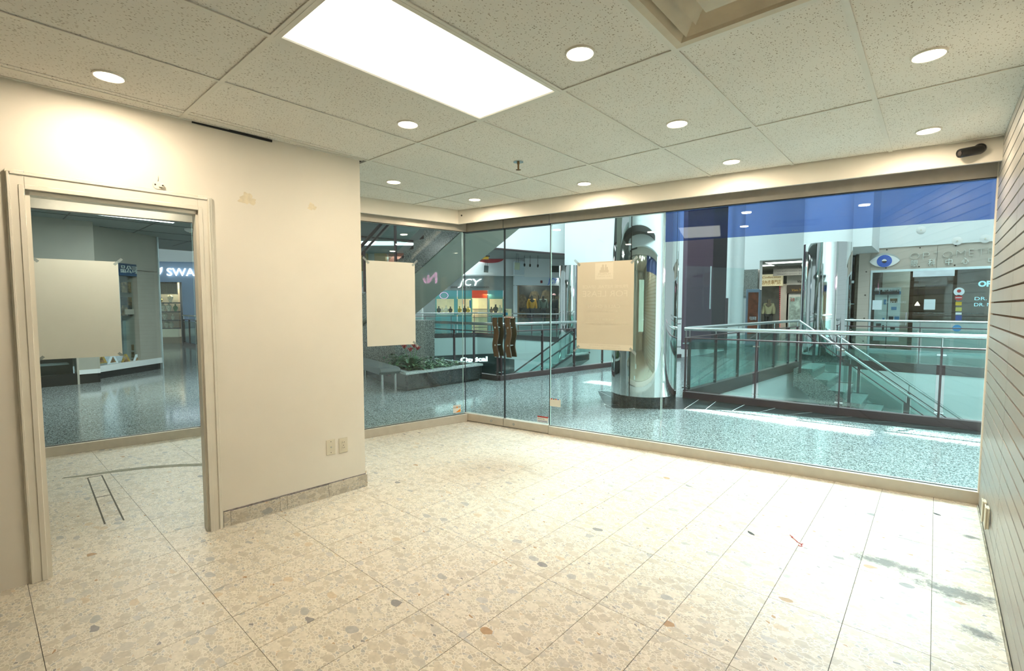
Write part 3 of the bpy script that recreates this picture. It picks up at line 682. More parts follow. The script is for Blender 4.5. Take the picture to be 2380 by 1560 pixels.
# lower level
lf = MB().box(-45, 9, 4, 34, -4.9, -4.8).build('lower_floor', plain('lower mall floor', (.30,.29,.27), .25)); tag(lf, 'floor of the level below, seen through the openings', 'floor', kind='structure')
def vwall(name, pts, z0, z1, mat, parent, th=.06):
    for a, b_ in zip(pts[:-1], pts[1:]): MB().beam((a[0],a[1],(z0+z1)/2), (b_[0],b_[1],(z0+z1)/2), th, z1-z0).build(name, mat, parent)
vw = E('wall_void', (0,0,0), 0, 'pale walls lining the openings in the mall floor', 'wall', kind='structure')
vwall('void_wall', [VR0+Vector((-.03,0,0)), VR2+Vector((-.03,0,0)), (8,14.65)], -4.8, -.06, M['mallwhite'], vw)
vwall('void_wall', [VR0, VR1], -4.8, -.06, M['mallgrey'], vw)
vwall('void_wall', [eL[0]+Vector((-8,-6,0)), eL[0], eL[1], eL[2], eL[3], Vector((-5.14,17.0,0)), Vector((-5.14,14.6,0))], -1.05, -.06, M['mallwhite'], vw)
vwall('void_wall', [VL0, VL1], -1.0, -.06, M['mallwhite'], vw)
# unseen roof; its openings are cut and placed to lay the sun patches
rf = E('ceiling_roof', (0,0,0), 0, 'unseen mall roof with openings cut to shape the sun patches', 'ceiling', kind='structure')
def roof(holes, x0, x1, y0, y1, z):
    xs = sorted({x0, x1, *[h[0] for h in holes], *[h[1] for h in holes]}); ys = sorted({y0, y1, *[h[2] for h in holes], *[h[3] for h in holes]})
    for i in range(len(xs)-1):
        for j in range(len(ys)-1):
            mx, my = (xs[i]+xs[i+1])/2, (ys[j]+ys[j+1])/2
            if any(h[0] < mx < h[1] and h[2] < my < h[3] for h in holes): continue
            MB().box(xs[i], xs[i+1], ys[j], ys[j+1], z, z+.2).build('roof_panel', M['mallwhite'], rf)
HO = [(-1.45,.1,14.3,14.75), (-1.8,-.3,15.4,15.9), (.9,3.05,13.22,13.78), (3.15,5.5,13.50,14.05), (5.6,8.5,13.8,14.35)]
roof(HO, -45, 12, 4.2, 34, 10)
MB().box(-45, 12, 4.2, 34, 10, 10.01) if False else None

# ================================================================== RAILINGS
def railing(pts, posts, label, curb=True, closed_start=False, h=1.12, inner=0):
    """pts: floor line; posts: distances along it"""
    pts = [Vector(p) for p in pts]; seg = [(b_-a).length for a, b_ in zip(pts[:-1], pts[1:])]
    def at(s):
        for a, b_, l in zip(pts[:-1], pts[1:], seg):
            if s <= l+1e-6: return a+(b_-a)*(s/l), (b_-a).normalized()
            s -= l
        return pts[-1], (pts[-1]-pts[-2]).normalized()
    r = E('guard_railing', pts[0], 0, label, 'railing', 'steel and glass guard railings of the mall'); o = pts[0]
    def rel(v): return Vector(v)-o
    for a, b_ in zip(pts[:-1], pts[1:]):
        if curb: MB().beam(rel((a.x,a.y,-.01)), rel((b_.x,b_.y,-.01)), .09, .22).build('curb', M['maroon'], r)
    MB().tube([rel((p.x,p.y,p.z+h-.03)) for p in pts], .030, 14).build('handrail', M['steel'], r, True)
    MB().tube([rel((p.x,p.y,p.z+.945)) for p in pts], .011, 8).build('mid_rail', M['maroon'], r, True)
    for s in posts:
        p, d = at(s); p = rel(p)
        MB().beam(p+Vector((0,0,.06)), p+Vector((0,0,.95)), .05, .018, up=d).build('post', M['maroon'], r); q = E('post_stub', (0,0,0)) if False else None
        MB().tube([p+Vector((0,0,.94)), p+Vector((0,0,h-.04))], .009, 8).build('rail_stem', M['steel'], r)
        for zz in (.16, .86): MB().beam(p+d*-.045+Vector((0,0,zz)), p+d*.045+Vector((0,0,zz)), .03, .016).build('glass_clip', M['steel'], r)
    for s0_, s1_ in zip(posts[:-1], posts[1:]):
        a, d = at(s0_+.04); b_, _ = at(s1_-.04); a, b_ = rel(a), rel(b_)
        MB().beam(a+Vector((0,0,.505)), b_+Vector((0,0,.505)), .010, .77).build('glass_panel', M['railglass'], r)
    return r
dN = (VR1-VR0).normalized()
railing([VR0+Vector((0,.02,0)), VR0+dN*7.0], [.02,1.02,2.03,3.03,4.03,5.04,6.04], 'steel topped glass railing along the near edge of the right opening')
railing([VR0+Vector((-.02,.15,0)), Vector((-2.50,13.45,0))], [.1,1.1,2.1,3.1,4.1,5.1,5.75], 'glass railing along the bridge side of the right opening')
railing([(-1.72,14.62,0), (7.5,14.62,0)], [.1,1.45,2.75,4.05,5.35,6.65,7.9], 'glass railing on the far side of the right opening before the eye clinic')
dL = (VL1-VL0).normalized()
railing([Vector((-12,6.78,0)), VL0], [2.0,3.2,4.4,5.0,5.66], 'glass railing of the left opening behind the planter')
railing([VL0, VL0+dL*6.5], [.05,1.15,2.13,3.1,4.1,5.1,6.2], 'glass railing of the left opening along the bridge')
railing([eL[0], eL[1], eL[2], eL[3], Vector((-8,16.9,0))], [.4,1.7,3.0,4.2,5.4,6.6,8.0,9.4,10.8,12.2], 'far glass railing in front of the jewellery shop')
railing([(-20.9,5.25,0), (-17.5,5.18,0)], [.1,.8,1.6,2.4,3.2], 'short glass railing beside the blue jewellery shop')
# curved steel rail return wrapping the near column
# ================================================================== STEEL COLUMNS
def column(cx, cy, R, z0, ztop, label, base=True, top=10):
    r = E('steel_column', (cx, cy, 0), 0, label, 'column', 'round polished steel columns')
    a0 = math.atan2(-cy, -cx)
    for k in range(4):
        g_ = .006/R; a = a0-.42+k*math.pi/2
        prof = [(R,.16 if base else z0),(R,ztop),(R-.01,ztop),(R-.01,.16 if base else z0)]
        MB().lathe(prof, 24, a0=a+g_, a1=a+math.pi/2-g_).build('steel_panel', M['chrome'], r, True)
    MB().lathe([(R-.012,z0),(R-.012,ztop-.02)], 32).build('core', M['black'], r)
    if base:
        n = 14
        for k in range(n):
            a = 2*math.pi*k/n; g_ = .008/R
            MB().lathe([(R-.02,0),(R-.004,0),(R-.004,.155),(R-.02,.155)], 4, a0=a+g_, a1=a+2*math.pi/n-g_).build('base_tile', M['darktile'], r)
    if top: MB().lathe([(R-.02,ztop-.01),(R-.02,top)], 40).build('painted_shaft', M['mallwhite'], r, True)
    return r
column(-3.256, 6.66, .47, 0, 3.10, 'large polished steel column close outside the main glass')
column(-2.24, 15.15, .56, 0, 3.08, 'polished steel column beside the eye clinic at the head of the stairs')
c3 = dp(1325, 780, 19.5); column(c3.x, c3.y, .47, -4.8, 3.05, 'distant polished steel column rising through the left opening', base=False, top=None)
# ================================================================== STAIRS
def stair(name, label, x0, z0, y0, y1, run, rise, n, tread_mat, side_mat, soffit_mat, drop, sx=1):
    """flight along +x; sx=+1 climbs, -1 descends"""
    r = E(name, (x0, y0, z0), 0, label, 'staircase'); W_ = y1-y0
    for k in range(n):
        xa, xb = k*run, (k+1)*run; zt = (k+1)*rise if sx > 0 else -k*rise
        MB().box(xa-.02 if sx > 0 else xa, xb if sx > 0 else xb+.02, .04, W_-.04, zt-.04, zt).build('tread', tread_mat, r)
        MB().box(xa if sx > 0 else xb-.03, xa+.03 if sx > 0 else xb, .04, W_-.04, zt-rise, zt-.04).build('riser', side_mat, r)
    prof = []
    for k in range(n):
        xa, xb = k*run, (k+1)*run; zt = ((k+1)*rise if sx > 0 else -k*rise)+.012
        prof += [(xa-(.03 if sx > 0 else 0), zt), (xb-(.03 if sx > 0 else 0), zt)]
    sl = rise/run*sx; xe = n*run
    prof += [(xe, sl*xe-drop), (0, -drop)]
    for (a, b_) in ((-.02,.05), (W_-.05,W_+.02)): MB().slab(prof, a, b_).build('stringer', side_mat, r)
    MB().add([(0,0,-drop-.01),(xe,0,sl*xe-drop-.01),(xe,W_,sl*xe-drop-.01),(0,W_,-drop-.01),(0,0,-drop+.03),(xe,0,sl*xe-drop+.03),(xe,W_,sl*xe-drop+.03),(0,W_,-drop+.03)],
             [(0,1,2,3),(4,5,6,7),(0,1,5,4),(1,2,6,5),(2,3,7,6),(3,0,4,7)]).build('soffit', soffit_mat, r)
    return r
def balustrade(r, yb, xa, xb, sl, zoff, posts, rails, rmat, pmat, glass=True, pw=.055):
    """sloped rails at heights above the nosing line z = sl*x + zoff"""
    f = lambda x, h: Vector((x, yb, sl*x+zoff+h))
    for (h, rad) in rails: MB().tube([f(xa,h), f(xb,h)], rad, 10).build('handrail' if rad > .02 else 'mid_rail', rmat if rad > .02 else pmat, r, True)
    for x in posts: MB().box(x-pw/2, x+pw/2, yb-.012, yb+.012, sl*x+zoff-.05, sl*x+zoff+rails[1][0]).build('baluster_post', pmat, r); MB().tube([f(x, rails[1][0]-.02), f(x, rails[0][0]-.02)], .009, 6).build('rail_stem', rmat, r)
    if glass:
        for a, b_ in zip(posts[:-1], posts[1:]):
            a += .05; b_ -= .05; lo, hi = .10, rails[1][0]-.08
            MB().slab([(a,sl*a+zoff+lo),(b_,sl*b_+zoff+lo),(b_,sl*b_+zoff+hi),(a,sl*a+zoff+hi)], yb-.005, yb+.005).build('glass_panel', M['railglass'], r)
# flight down beside the eye clinic
rn, rs = .30, .2235
sd = stair('stair_down', 'granite stair going down with steel handrails in the right opening', -2.36, 0, 12.62, 14.25, rn, rs, 20, M['stonelight'], M['stone'], M['mallgrey'], .42, -1)
for yb in (-.03, 1.58): balustrade(sd, yb, .02 if yb < 0 else .35, 5.6, -rs/rn, .0, [.06+.95*k for k in range(6)], [(1.12,.030),(.93,.011)], M['steel'], M['maroon'])
MB().box(-.06, .02, -.06, 1.66, -.42, -.002).build('landing', M['stone'], sd)
# flight up over the planter
sl = .5125; xs0 = -7.09-(2.046-.0)/sl
su = stair('stair_up', 'granite stair rising to the upper floor over the planter, beige underside', -7.09-(2.046-.42)/sl-.42/sl+.42/sl, .0, 5.4, 6.50, .30, .30*sl, 30, M['stonelight'], M['stone'], M['soffit'], .42, 1)
su.location = (-11.90, 5.4, .0)
nz = .154
for yb in (-.045, 1.14): balustrade(su, yb, .2, 8.6, sl, nz, [1.01+1.08*k for k in range(7)], [(.93,.034),(.77,.022)], M['maroon'], M['maroon'], pw=.062)
gb = MB().box(-9.2, -7.86, 5.46, 6.44, 0, 1.15).build('stair_plinth', M['stone']); tag(gb, 'granite plinth under the foot of the rising stair', 'plinth', kind='structure')
# escalator deep in the left opening
y_ = 12.2; a = ony(1330, 768, y_); b_ = ony(1192, 868, y_)
es = E('escalator', (b_.x, y_, b_.z), 0, 'glass sided stair descending inside the left opening', 'staircase'); dx, dz = a.x-b_.x, a.z-b_.z
for yo in (0, 1.0):
    MB().tube([(-1.2,yo,-1.2*dz/dx), (dx,yo,dz)], .028, 8).build('handrail', M['maroon'], es, True); MB().tube([(-1.2,yo,-1.2*dz/dx-.75), (dx,yo,dz-.75)], .03, 8).build('base_rail', M['maroon'], es, True)
    MB().slab([(-1.2,-1.2*dz/dx-.72),(dx,dz-.72),(dx,dz-.05),(-1.2,-1.2*dz/dx-.05)], yo-.006, yo+.006).build('glass_panel', M['railglass'], es)
MB().slab([(-1.2,-1.2*dz/dx-.98),(dx,dz-.98),(dx,dz-.80),(-1.2,-1.2*dz/dx-.80)], .0, 1.0).build('stair_body', M['mallgrey'], es)
ns = 14
for k in range(ns):
    u = -1.2+(dx+1.2)*k/ns; MB().box(u, u+(dx+1.2)/ns, .03, .97, u*dz/dx-.82, (u+(dx+1.2)/ns)*dz/dx-.76).build('step', M['stonelight'], es)
# ================================================================== PLANTER, PLANTS AND BENCH
PC = [Vector((-6.63,4.82,0)), Vector((-6.59,6.58,0)), Vector((-8.7,6.60,0)), Vector((-8.7,5.32,0))]
pl_ = E('planter', PC[0], 0, 'low black planter box with a granite rim under the stair', 'planter')
pr = [p-PC[0] for p in PC]
for (p, q, n) in ((pr[0],pr[1],4), (pr[3],pr[0],4), (pr[1],pr[2],4)):
    for k in range(n):
        a_, b_ = p.lerp(q, (k+.006)/n), p.lerp(q, (k+.994)/n); inn = (pr[0]+pr[2])/2-(p+q)/2; inn = inn.normalized()*.02
        MB().beam(a_+inn+Vector((0,0,.165)), b_+inn+Vector((0,0,.165)), .02, .24).build('side_panel', M['darktile'], pl_)
cen = (pr[0]+pr[1]+pr[2]+pr[3])/4
def shrink(k): return [(cen.x+(p.x-cen.x)*k, cen.y+(p.y-cen.y)*k) for p in pr]
MB().prism(shrink(.95), 0, .05).build('plinth', M['black'], pl_); MB().prism(shrink(.965), .05, .26).build('soil', plain('dark potting soil', (.035,.025,.018), .95, var=.3, scale=40), pl_)
o4, i4 = shrink(1.015), shrink(.87)
for k in (3, 0, 1):
    k2 = (k+1)%4; MB().prism([o4[k],o4[k2],i4[k2],i4[k]], .285, .325).build('rim', M['stonelight'], pl_, bevel=.004)
leafm = plain('glossy dark green leaf', (.035,.11,.05), .35, var=.35, scale=14); leafl = plain('light green leaf', (.10,.22,.08), .4, var=.35, scale=14); redm = plain('red bract', (.42,.025,.03), .4, var=.2, scale=20)
def leaf(mb, base, d, L_, w, droop, seg=4):
    d = Vector(d).normalized(); side = d.cross(Vector((0,0,1)))
    side = side.normalized() if side.length > 1e-3 else Vector((1,0,0)); vs = []; fs = []
    for k in range(seg+1):
        u = k/seg; c = Vector(base)+d*(L_*u)+Vector((0,0,-droop*u*u*L_)); ww = w*math.sin(math.pi*(.08+.90*u))
        n_ = side.cross(d)*(.12*ww); vs += [c+side*ww/2+n_, c-n_*.3, c-side*ww/2+n_]
    for k in range(seg): fs += [(k*3,k*3+1,k*3+4,k*3+3), (k*3+1,k*3+2,k*3+5,k*3+4)]
    mb.add(vs, fs)
rnd = random.Random(3)
br = E('bromeliad', (-7.05, 5.24, .26), 0, 'large leafed plant with red flowers in the planter below the poster', 'plant')
for k in range(17):
    a = k*2.4; el = .35+.9*rnd.random(); mb = MB(); leaf(mb, (0,0,.02), (math.cos(a)*math.cos(el), math.sin(a)*math.cos(el), math.sin(el)), .42+.22*rnd.random(), .10, .45); mb.build('leaf', leafm, br, True)
for k in range(4):
    a = k*1.7+.4; top = Vector((.13*math.cos(a), .13*math.sin(a), .42+.05*rnd.random())); MB().tube([(0,0,0), top*.5, top], .006, 6).build('stem', leafl, br); mb = MB()
    for j in range(7):
        b2 = j*2.4; leaf(mb, top+Vector((0,0,-.05)), (math.cos(b2)*.5, math.sin(b2)*.5, 1.0-.1*j), .11, .035, .1, 3)
    mb.build('flower', redm, br, True)
def bush(x, y, n, sp, h, label, mix_):
    r = E('leafy_plant', (x, y, .26), 0, label, 'plant', 'low leafy plants in the planter'); mbs = [MB(), MB()]
    for k in range(n):
        a = rnd.random()*6.28; rr = sp*math.sqrt(rnd.random()); b0 = Vector((rr*math.cos(a), rr*math.sin(a), h*(.15+.85*rnd.random())*(1-.4*rr/sp))); el = rnd.uniform(-.3, .9); a2 = rnd.random()*6.28
        leaf(mbs[0 if rnd.random() > mix_ else 1], b0, (math.cos(a2)*math.cos(el), math.sin(a2)*math.cos(el), math.sin(el)), rnd.uniform(.06,.11), rnd.uniform(.03,.05), .3, 3)
    for mb, mt in zip(mbs, (leafm, leafl)):
        if mb.v: mb.build('foliage', mt, r, True)
    st_ = MB()
    for k in range(7): a = k*.9; st_.tube([(0,0,0), (sp*.5*math.cos(a), sp*.5*math.sin(a), h*.7)], .004, 5)
    st_.build('stems', leafm, r)
for (x, y, n, sp, h, lb, mx_) in ((-7.75,5.45,170,.28,.32,'dark low bush at the left end of the planter',.12), (-7.38,5.42,130,.24,.24,'small leafy plant left of the red flowered plant',.2), (-6.90,5.33,170,.24,.20,'light green leafy plant right of the red flowers',.6),
    (-6.86,5.72,150,.22,.17,'trailing green plant in the middle of the planter front',.5), (-6.95,6.05,120,.20,.15,'small green plant before the white lower sign',.35), (-7.3,5.9,160,.30,.24,'leafy plant at the back of the planter under the stair',.2)): bush(x, y, n, sp, h, lb, mx_)
be = E('bench', (-6.87, 4.47, 0), -.237, 'grey padded bench on round steel legs before the planter', 'bench')
vinyl = plain('grey vinyl', (.15,.17,.17), .38, var=.05)
bm_ = MB(); bm_.slab([(-2.4,.30),(0,.30),(.07,.345),(.045,.405),(-.05,.415),(-2.4,.415)], -.02, .34); bm_.build('seat_pad', vinyl, be, bevel=.012)
for (x, y) in ((-.03,.05), (-.03,.28), (-1.6,.05), (-1.6,.28)): MB().lathe([(.024,0),(.024,.305)], 14).xform(Matrix.Translation((x,y,0))).build('leg', M['steel'], be, True)
MB().box(-1.7, 0, .13, .19, .27, .30).build('under_frame', M['maroon'], be)
# ================================================================== SHOPS AROUND THE MALL
def frame_at(p, ang): return Frame((p.x, p.y), ang)
class Shop:
    """a facade plane; rect, poly and text take image pixels projected onto it"""
    def __init__(s, name, fr, label, cat='shop'):
        s.fr = fr; s.r = EF(name, fr, label=label, cat=cat)
    def rect(s, name, x0, y0, x1, y1, mat, d0=0.0, d1=.05, parent=None, bevel=0):
        a = s.fr.px(x0, y0, d0); b_ = s.fr.px(x1, y1, d0)
        za, zb = (a.z+s.fr.px(x1, y0, d0).z)/2, (b_.z+s.fr.px(x0, y1, d0).z)/2
        return MB().box(min(a.x,b_.x), max(a.x,b_.x), d0, d1, min(za,zb), max(za,zb)).build(name, mat, parent or s.r, bevel=bevel)
    def poly(s, name, pts, mat, d0=0.0, d1=.05, parent=None):
        q = [s.fr.px(a, b_, d0) for a, b_ in pts]; return MB().slab([(v.x, v.z) for v in q], d0, d1).build(name, mat, parent or s.r)
    def text(s, body, x0, y0, x1, y1, mat, d=-.02, depth=.02, **kw):
        """text filling the pixel box with its caps"""
        a = s.fr.px(x0, y1, d); b_ = s.fr.px(x1, y0, d)
        return txt(body, b_.z-a.z, mat, s.r, (a.x, d, a.z), depth=depth, width=b_.x-a.x, **kw)
ANG = math.atan2(RT.y, RT.x)
tealg = glassmat('teal shop glass', (.45,.80,.80), .05, .45, (.20,.52,.55))
warmw = plain('glowing display back', (.80,.66,.40), .7, emit=.35); gold = plain('gold jewellery', (.75,.50,.12), .25, .9, var=.3, scale=30); busts = plain('cream velvet bust', (.75,.68,.52), .8); blk = plain('black velvet', (.03,.03,.035), .8)  # the display back glows by itself, window lighting put into its colour
redbr = plain('red orange sign', (.75,.07,.02), .5, emit=.25); silver = plain('silver sign letters', (.75,.78,.78), .25, .8); neonw = glow('white sign tube', (.92,1,1), 1.6); shopdark = plain('dark shop interior', (.05,.055,.055), .8, var=.3, scale=3)
garm = plain('olive and brown garments', (.13,.10,.06), .9, var=.6, scale=9)
def bust(x, y, z, h, mat, rz, label, group):
    r = E('necklace_bust', (x, y, z), rz, label, 'display bust', group)
    MB().lathe([(.16*h,0),(.17*h,.05*h),(.13*h,.10*h),(.26*h,.35*h),(.30*h,.55*h),(.22*h,.68*h),(.09*h,.76*h),(.085*h,.95*h),(.10*h,1.0*h),(.02*h,1.0*h)], 14).xform(Matrix.Diagonal((1,.55,1,1))).build('form', mat, r, True)
    MB().tube([(.12*h*math.cos(a), -.155*h+.02*h*abs(math.cos(a)), .52*h+.18*h*math.sin(a)*(1 if math.sin(a) < 0 else .9)) for a in [math.pi*2*k/14 for k in range(15)]], .012*h, 5).build('necklace', gold, r)
    return r
# ---- jewellery shop, straight ahead across the left opening
WJ = 27.0; pJ = dp(1110, 700, WJ); FJ = frame_at(pJ, ANG)
J = Shop('jewellery_shop', FJ, 'grey fronted jewellery shop with teal windows across the opening')
bandm = plain('grey metal sign band', (.30,.34,.33), .4, var=.06)
J.rect('fascia', 930, 640, 1196, 675, bandm, 0, .3); J.rect('side_pier', 1170, 675, 1196, 790, bandm, 0, .3); J.rect('left_pier', 985, 675, 1012, 790, bandm, 0, .3); J.rect('wall_end', 900, 640, 985, 790, M['mallwhite'], .1, .3)
for (x0, y0, x1, y1) in ((1012,675,1062,695), (1064,675,1097,695), (1135,675,1169,695), (1012,732,1062,790), (1064,732,1097,790), (1135,732,1169,790), (1012,695,1015,732), (1055,695,1064,732), (1094,695,1098,732), (1135,695,1138,732), (1168,695,1170,732)):
    J.rect('teal_glass', x0, y0, x1, y1, tealg, .02, .05)
for (x0, x1) in ((1015,1055), (1064,1094), (1138,1168)):
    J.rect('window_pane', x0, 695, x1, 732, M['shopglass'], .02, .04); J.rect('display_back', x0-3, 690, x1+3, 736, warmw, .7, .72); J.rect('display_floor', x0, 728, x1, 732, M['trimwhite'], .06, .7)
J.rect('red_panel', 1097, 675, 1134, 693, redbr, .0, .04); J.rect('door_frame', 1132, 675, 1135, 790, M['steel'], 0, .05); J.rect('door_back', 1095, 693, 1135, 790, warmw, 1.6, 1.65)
J.rect('door_pane', 1112, 693, 1132, 788, M['shopglass'], .02, .04)
for (y, h) in ((718,.05), (737,.05), (760,.06)):
    q = FJ.px(1098, y, 1.3); q2 = FJ.px(1132, y, 1.3); MB().box(q.x, q2.x, 1.2, 1.6, q.z-h/2, q.z).build('shelf', M['wood'], J.r)
J.rect('notice_strip', 1091, 698, 1094, 716, plain('blue notices', (.05,.25,.45), .5), 0, .02); J.rect('poster_red', 1074, 696, 1077, 707, redbr, .3, .32)
for (s_, x0, x1, sh) in (('J', 1064, 1078, .3), ('C', 1080, 1097, .2), ('Y', 1098, 1120, .2)): J.text(s_, x0, 648, x1, 664, neonw, -.06, .05, shear=sh)
J.text('JEWELLERY & ACCESSORIES', 1047, 666, 1137, 669.5, M['maroon'], -.03, .02)
gj = 'jewellery busts in the far shop windows'
for k, (px, py, hh, mt) in enumerate(((1020,729,.42,blk), (1028,729,.34,busts), (1037,729,.46,busts), (1047,729,.40,blk), (1068,729,.42,gold), (1080,729,.44,blk), (1088,729,.40,gold), (1142,729,.38,blk), (1152,729,.52,blk), (1162,729,.48,busts))):
    q = FJ.px(px, py, .35); w_ = FJ.wld(q.x, .35, q.z)
    bust(w_.x, w_.y, w_.z, hh, mt, ANG, ['black necklace bust in the left jewellery window, first', 'small cream bust in the left jewellery window', 'tall cream bust in the left jewellery window', 'black bust at the right of the left jewellery window', 'gold bust at the left of the middle jewellery window', 'black bust in the middle jewellery window', 'gold bust at the right of the middle jewellery window', 'small black bust in the right jewellery window', 'large black bust in the right jewellery window', 'cream bust in the right jewellery window'][k], gj)
lamp('shop_window_light', 'AREA', FJ.wld(-.5,.9,2.1), 30, (1,.78,.45), shape='RECTANGLE', size=3.2, size_y=.3, aim=(0,0,-1))
neon = glow('pink neon', (1,.45,.75), .9)
o = MB().lathe([(.20,0),(.215,.0),(.215,.015),(.20,.015),(.20,0)], 28, caps=False).xform(Matrix.Diagonal((1.1,1,.85,1)) @ Matrix.Rotation(math.pi/2,4,'X')).build('open_sign', neon)
q = FJ.px(1032, 687, -.05); o.location = FJ.wld(q.x,-.05,q.z); o.rotation_euler = (0,0,ANG); tag(o, 'oval neon outline sign on the left jewellery window', 'neon sign')
# white bulkhead above and grey ceiling of the upper gallery
ub = EF('wall_gallery', FJ, label='white bulkhead over the far shops', cat='wall', kind='structure')
a = FJ.px(900, 640, -.05); b_ = FJ.px(1219, 640, -.05); MB().box(a.x, b_.x, -.05, .4, b_.z-.02, 4.2).build('bulkhead', M['mallwhite'], ub)
MB().box(a.x, b_.x, -.6, -.05, b_.z-.05, b_.z-.01).build('ledge', M['mallwhite'], ub)
# ---- clothing shop on the angle to the right
ANG2 = ANG+math.radians(14); pC = dp(1219, 700, 26.6); FC = frame_at(pC, ANG2)
C_ = Shop('clothing_shop', FC, 'white fronted clothing shop with jackets in its dark window')
ltw = plain('pale blue white shop wall', (.66,.76,.80), .5, var=.02)
C_.rect('fascia', 1196, 610, 1420, 664, ltw, 0, .3); C_.rect('pier', 1196, 664, 1203, 800, ltw, 0, .3); C_.rect('window_frame', 1203, 664, 1206, 795, plain('bronze frame', (.22,.15,.08), .4, .5), -.03, .06)
C_.rect('window_pane', 1206, 667, 1420, 790, M['shopglass'], .03, .05); C_.rect('shop_back', 1200, 660, 1430, 800, shopdark, 2.2, 2.3); C_.rect('shop_floor', 1200, 785, 1420, 800, plain('pale shop floor', (.45,.45,.42), .4), .1, 2.2)
C_.text('JCY', 1273, 647, 1296, 658.5, glow('blue sign letters', (.03,.09,.30), .4), -.03, .03, shear=.25); C_.rect('red_alarm_box', 1257, 652, 1261, 658, plain('dark red box', (.18,.02,.03), .5), -.08, 0)
for k, (x, y, h) in enumerate(((1213,700,34), (1242,688,24), (1269,690,34), (1298,700,26), (1213,738,30), (1269,742,28))):
    q = FC.px(x, y, 2.0); hh = h*.0236; o = E('hanging_jacket', FC.wld(q.x, 2.0, q.z), ANG2, ['brown hanging coat at the far left of the clothing window', 'dark hanging jacket high behind the yellow jacket', 'long tan coat hanging high in the middle of the clothing window', 'dark coat hanging high on the right of the clothing window', 'brown coat hanging low at the left of the clothing window', 'olive coat hanging low in the middle of the clothing window'][k], 'jacket', 'garments hanging in the clothing shop')
    gm = MB().slab([(-.22,-hh/2),(.22,-hh/2),(.20,hh*.2),(.30,-hh*.25),(.36,-hh*.2),(.20,hh*.42),(.06,hh*.5),(-.06,hh*.5),(-.20,hh*.42),(-.36,-hh*.2),(-.30,-hh*.25),(-.20,hh*.2)], -.05, .05); gm.build('garment', garm, o); MB().tube([(0,0,hh*.5),(0,0,hh*.5+.10)], .01, 6).build('hanger_hook', M['steel'], o)
def mannequin(loc, rz, label, jacket, trouser, skin, cap=None, hgt=1.75, group='shop window mannequins'):
    r = E('mannequin', loc, rz, label, 'mannequin', group); s = hgt/1.75
    J_ = {'pel':(0,0,.95,.13), 'wai':(0,0,1.10,.12), 'che':(0,0,1.32,.15), 'nec':(0,0,1.50,.055), 'hdb':(0,-.01,1.58,.075), 'hd':(0,-.01,1.68,.085),
          'sL':(.17,0,1.42,.065), 'eL':(.23,.02,1.16,.05), 'wL':(.24,-.08,.94,.035), 'sR':(-.17,0,1.42,.065), 'eR':(-.23,.02,1.16,.05), 'wR':(-.24,-.08,.94,.035),
          'hL':(.09,0,.90,.095), 'kL':(.10,-.01,.50,.065), 'aL':(.10,.01,.09,.04), 'fL':(.10,-.12,.04,.035), 'hR':(-.09,0,.90,.095), 'kR':(-.10,-.01,.50,.065), 'aR':(-.10,.01,.09,.04), 'fR':(-.10,-.12,.04,.035)}
    ed = [('pel','wai'),('wai','che'),('che','nec'),('nec','hdb'),('hdb','hd'),('che','sL'),('sL','eL'),('eL','wL'),('che','sR'),('sR','eR'),('eR','wR'),('pel','hL'),('hL','kL'),('kL','aL'),('aL','fL'),('pel','hR'),('hR','kR'),('kR','aR'),('aR','fR')]
    def skin_mesh(names, edges, grow, nm, mt):
        ks = list(names); me = bpy.data.meshes.new(nm); me.from_pydata([Vector(J_[k][:3])*s for k in ks], [(ks.index(a), ks.index(b_)) for a, b_ in edges], [])
        o = bpy.data.objects.new(nm, me); COL.objects.link(o); md = o.modifiers.new('s', 'SKIN'); o.modifiers.new('d', 'SUBSURF').levels = 1
        for i, k in enumerate(ks): me.skin_vertices[0].data[i].radius = ((J_[k][3]+grow)*s, (J_[k][3]*(.72 if k in ('che','wai','pel') else 1)+grow)*s)
        me.skin_vertices[0].data[0].use_root = True
        dg = bpy.context.evaluated_depsgraph_get(); m2 = bpy.data.meshes.new_from_object(o.evaluated_get(dg)); bpy.data.objects.remove(o); m2.name = nm; m2.materials.clear()
        for p in m2.polygons: p.use_smooth = True
        return link(nm, m2, mt, r)
    skin_mesh(J_.keys(), ed, 0, 'body', skin)
    skin_mesh(['wai','pel','che','sL','eL','wL','sR','eR','wR'], [('wai','pel'),('wai','che'),('che','sL'),('sL','eL'),('eL','wL'),('che','sR'),('sR','eR'),('eR','wR')], .03, 'jacket', jacket)
    skin_mesh(['pel','hL','kL','aL','hR','kR','aR'], [('pel','hL'),('hL','kL'),('kL','aL'),('pel','hR'),('hR','kR'),('kR','aR')], .014, 'trousers', trouser)
    if cap: MB().lathe([(.105,.0),(.10,.05),(.06,.095),(.005,.105)], 14).add([(-.07,-.10,.0),(.07,-.10,.0),(.06,-.20,-.01),(-.06,-.20,-.01),(-.07,-.10,.012),(.07,-.10,.012),(.06,-.20,.002),(-.06,-.20,.002)], [(0,1,2,3),(4,5,6,7),(0,1,5,4),(1,2,6,5),(2,3,7,6),(3,0,4,7)]).xform(Matrix.Translation((0,-.01,1.69*s))).build('cap', cap, r, True)
    return r
mskin = plain('dark mannequin skin', (.06,.05,.045), .5); yel = plain('golden yellow jacket', (.75,.36,.02), .6, var=.1); grn = plain('grey green jacket', (.16,.20,.17), .8, var=.15); drk = plain('navy black jacket', (.03,.035,.045), .7, var=.2); pinkc = plain('dusty pink cap', (.62,.33,.36), .7); jean = plain('dark trousers', (.04,.04,.05), .8)
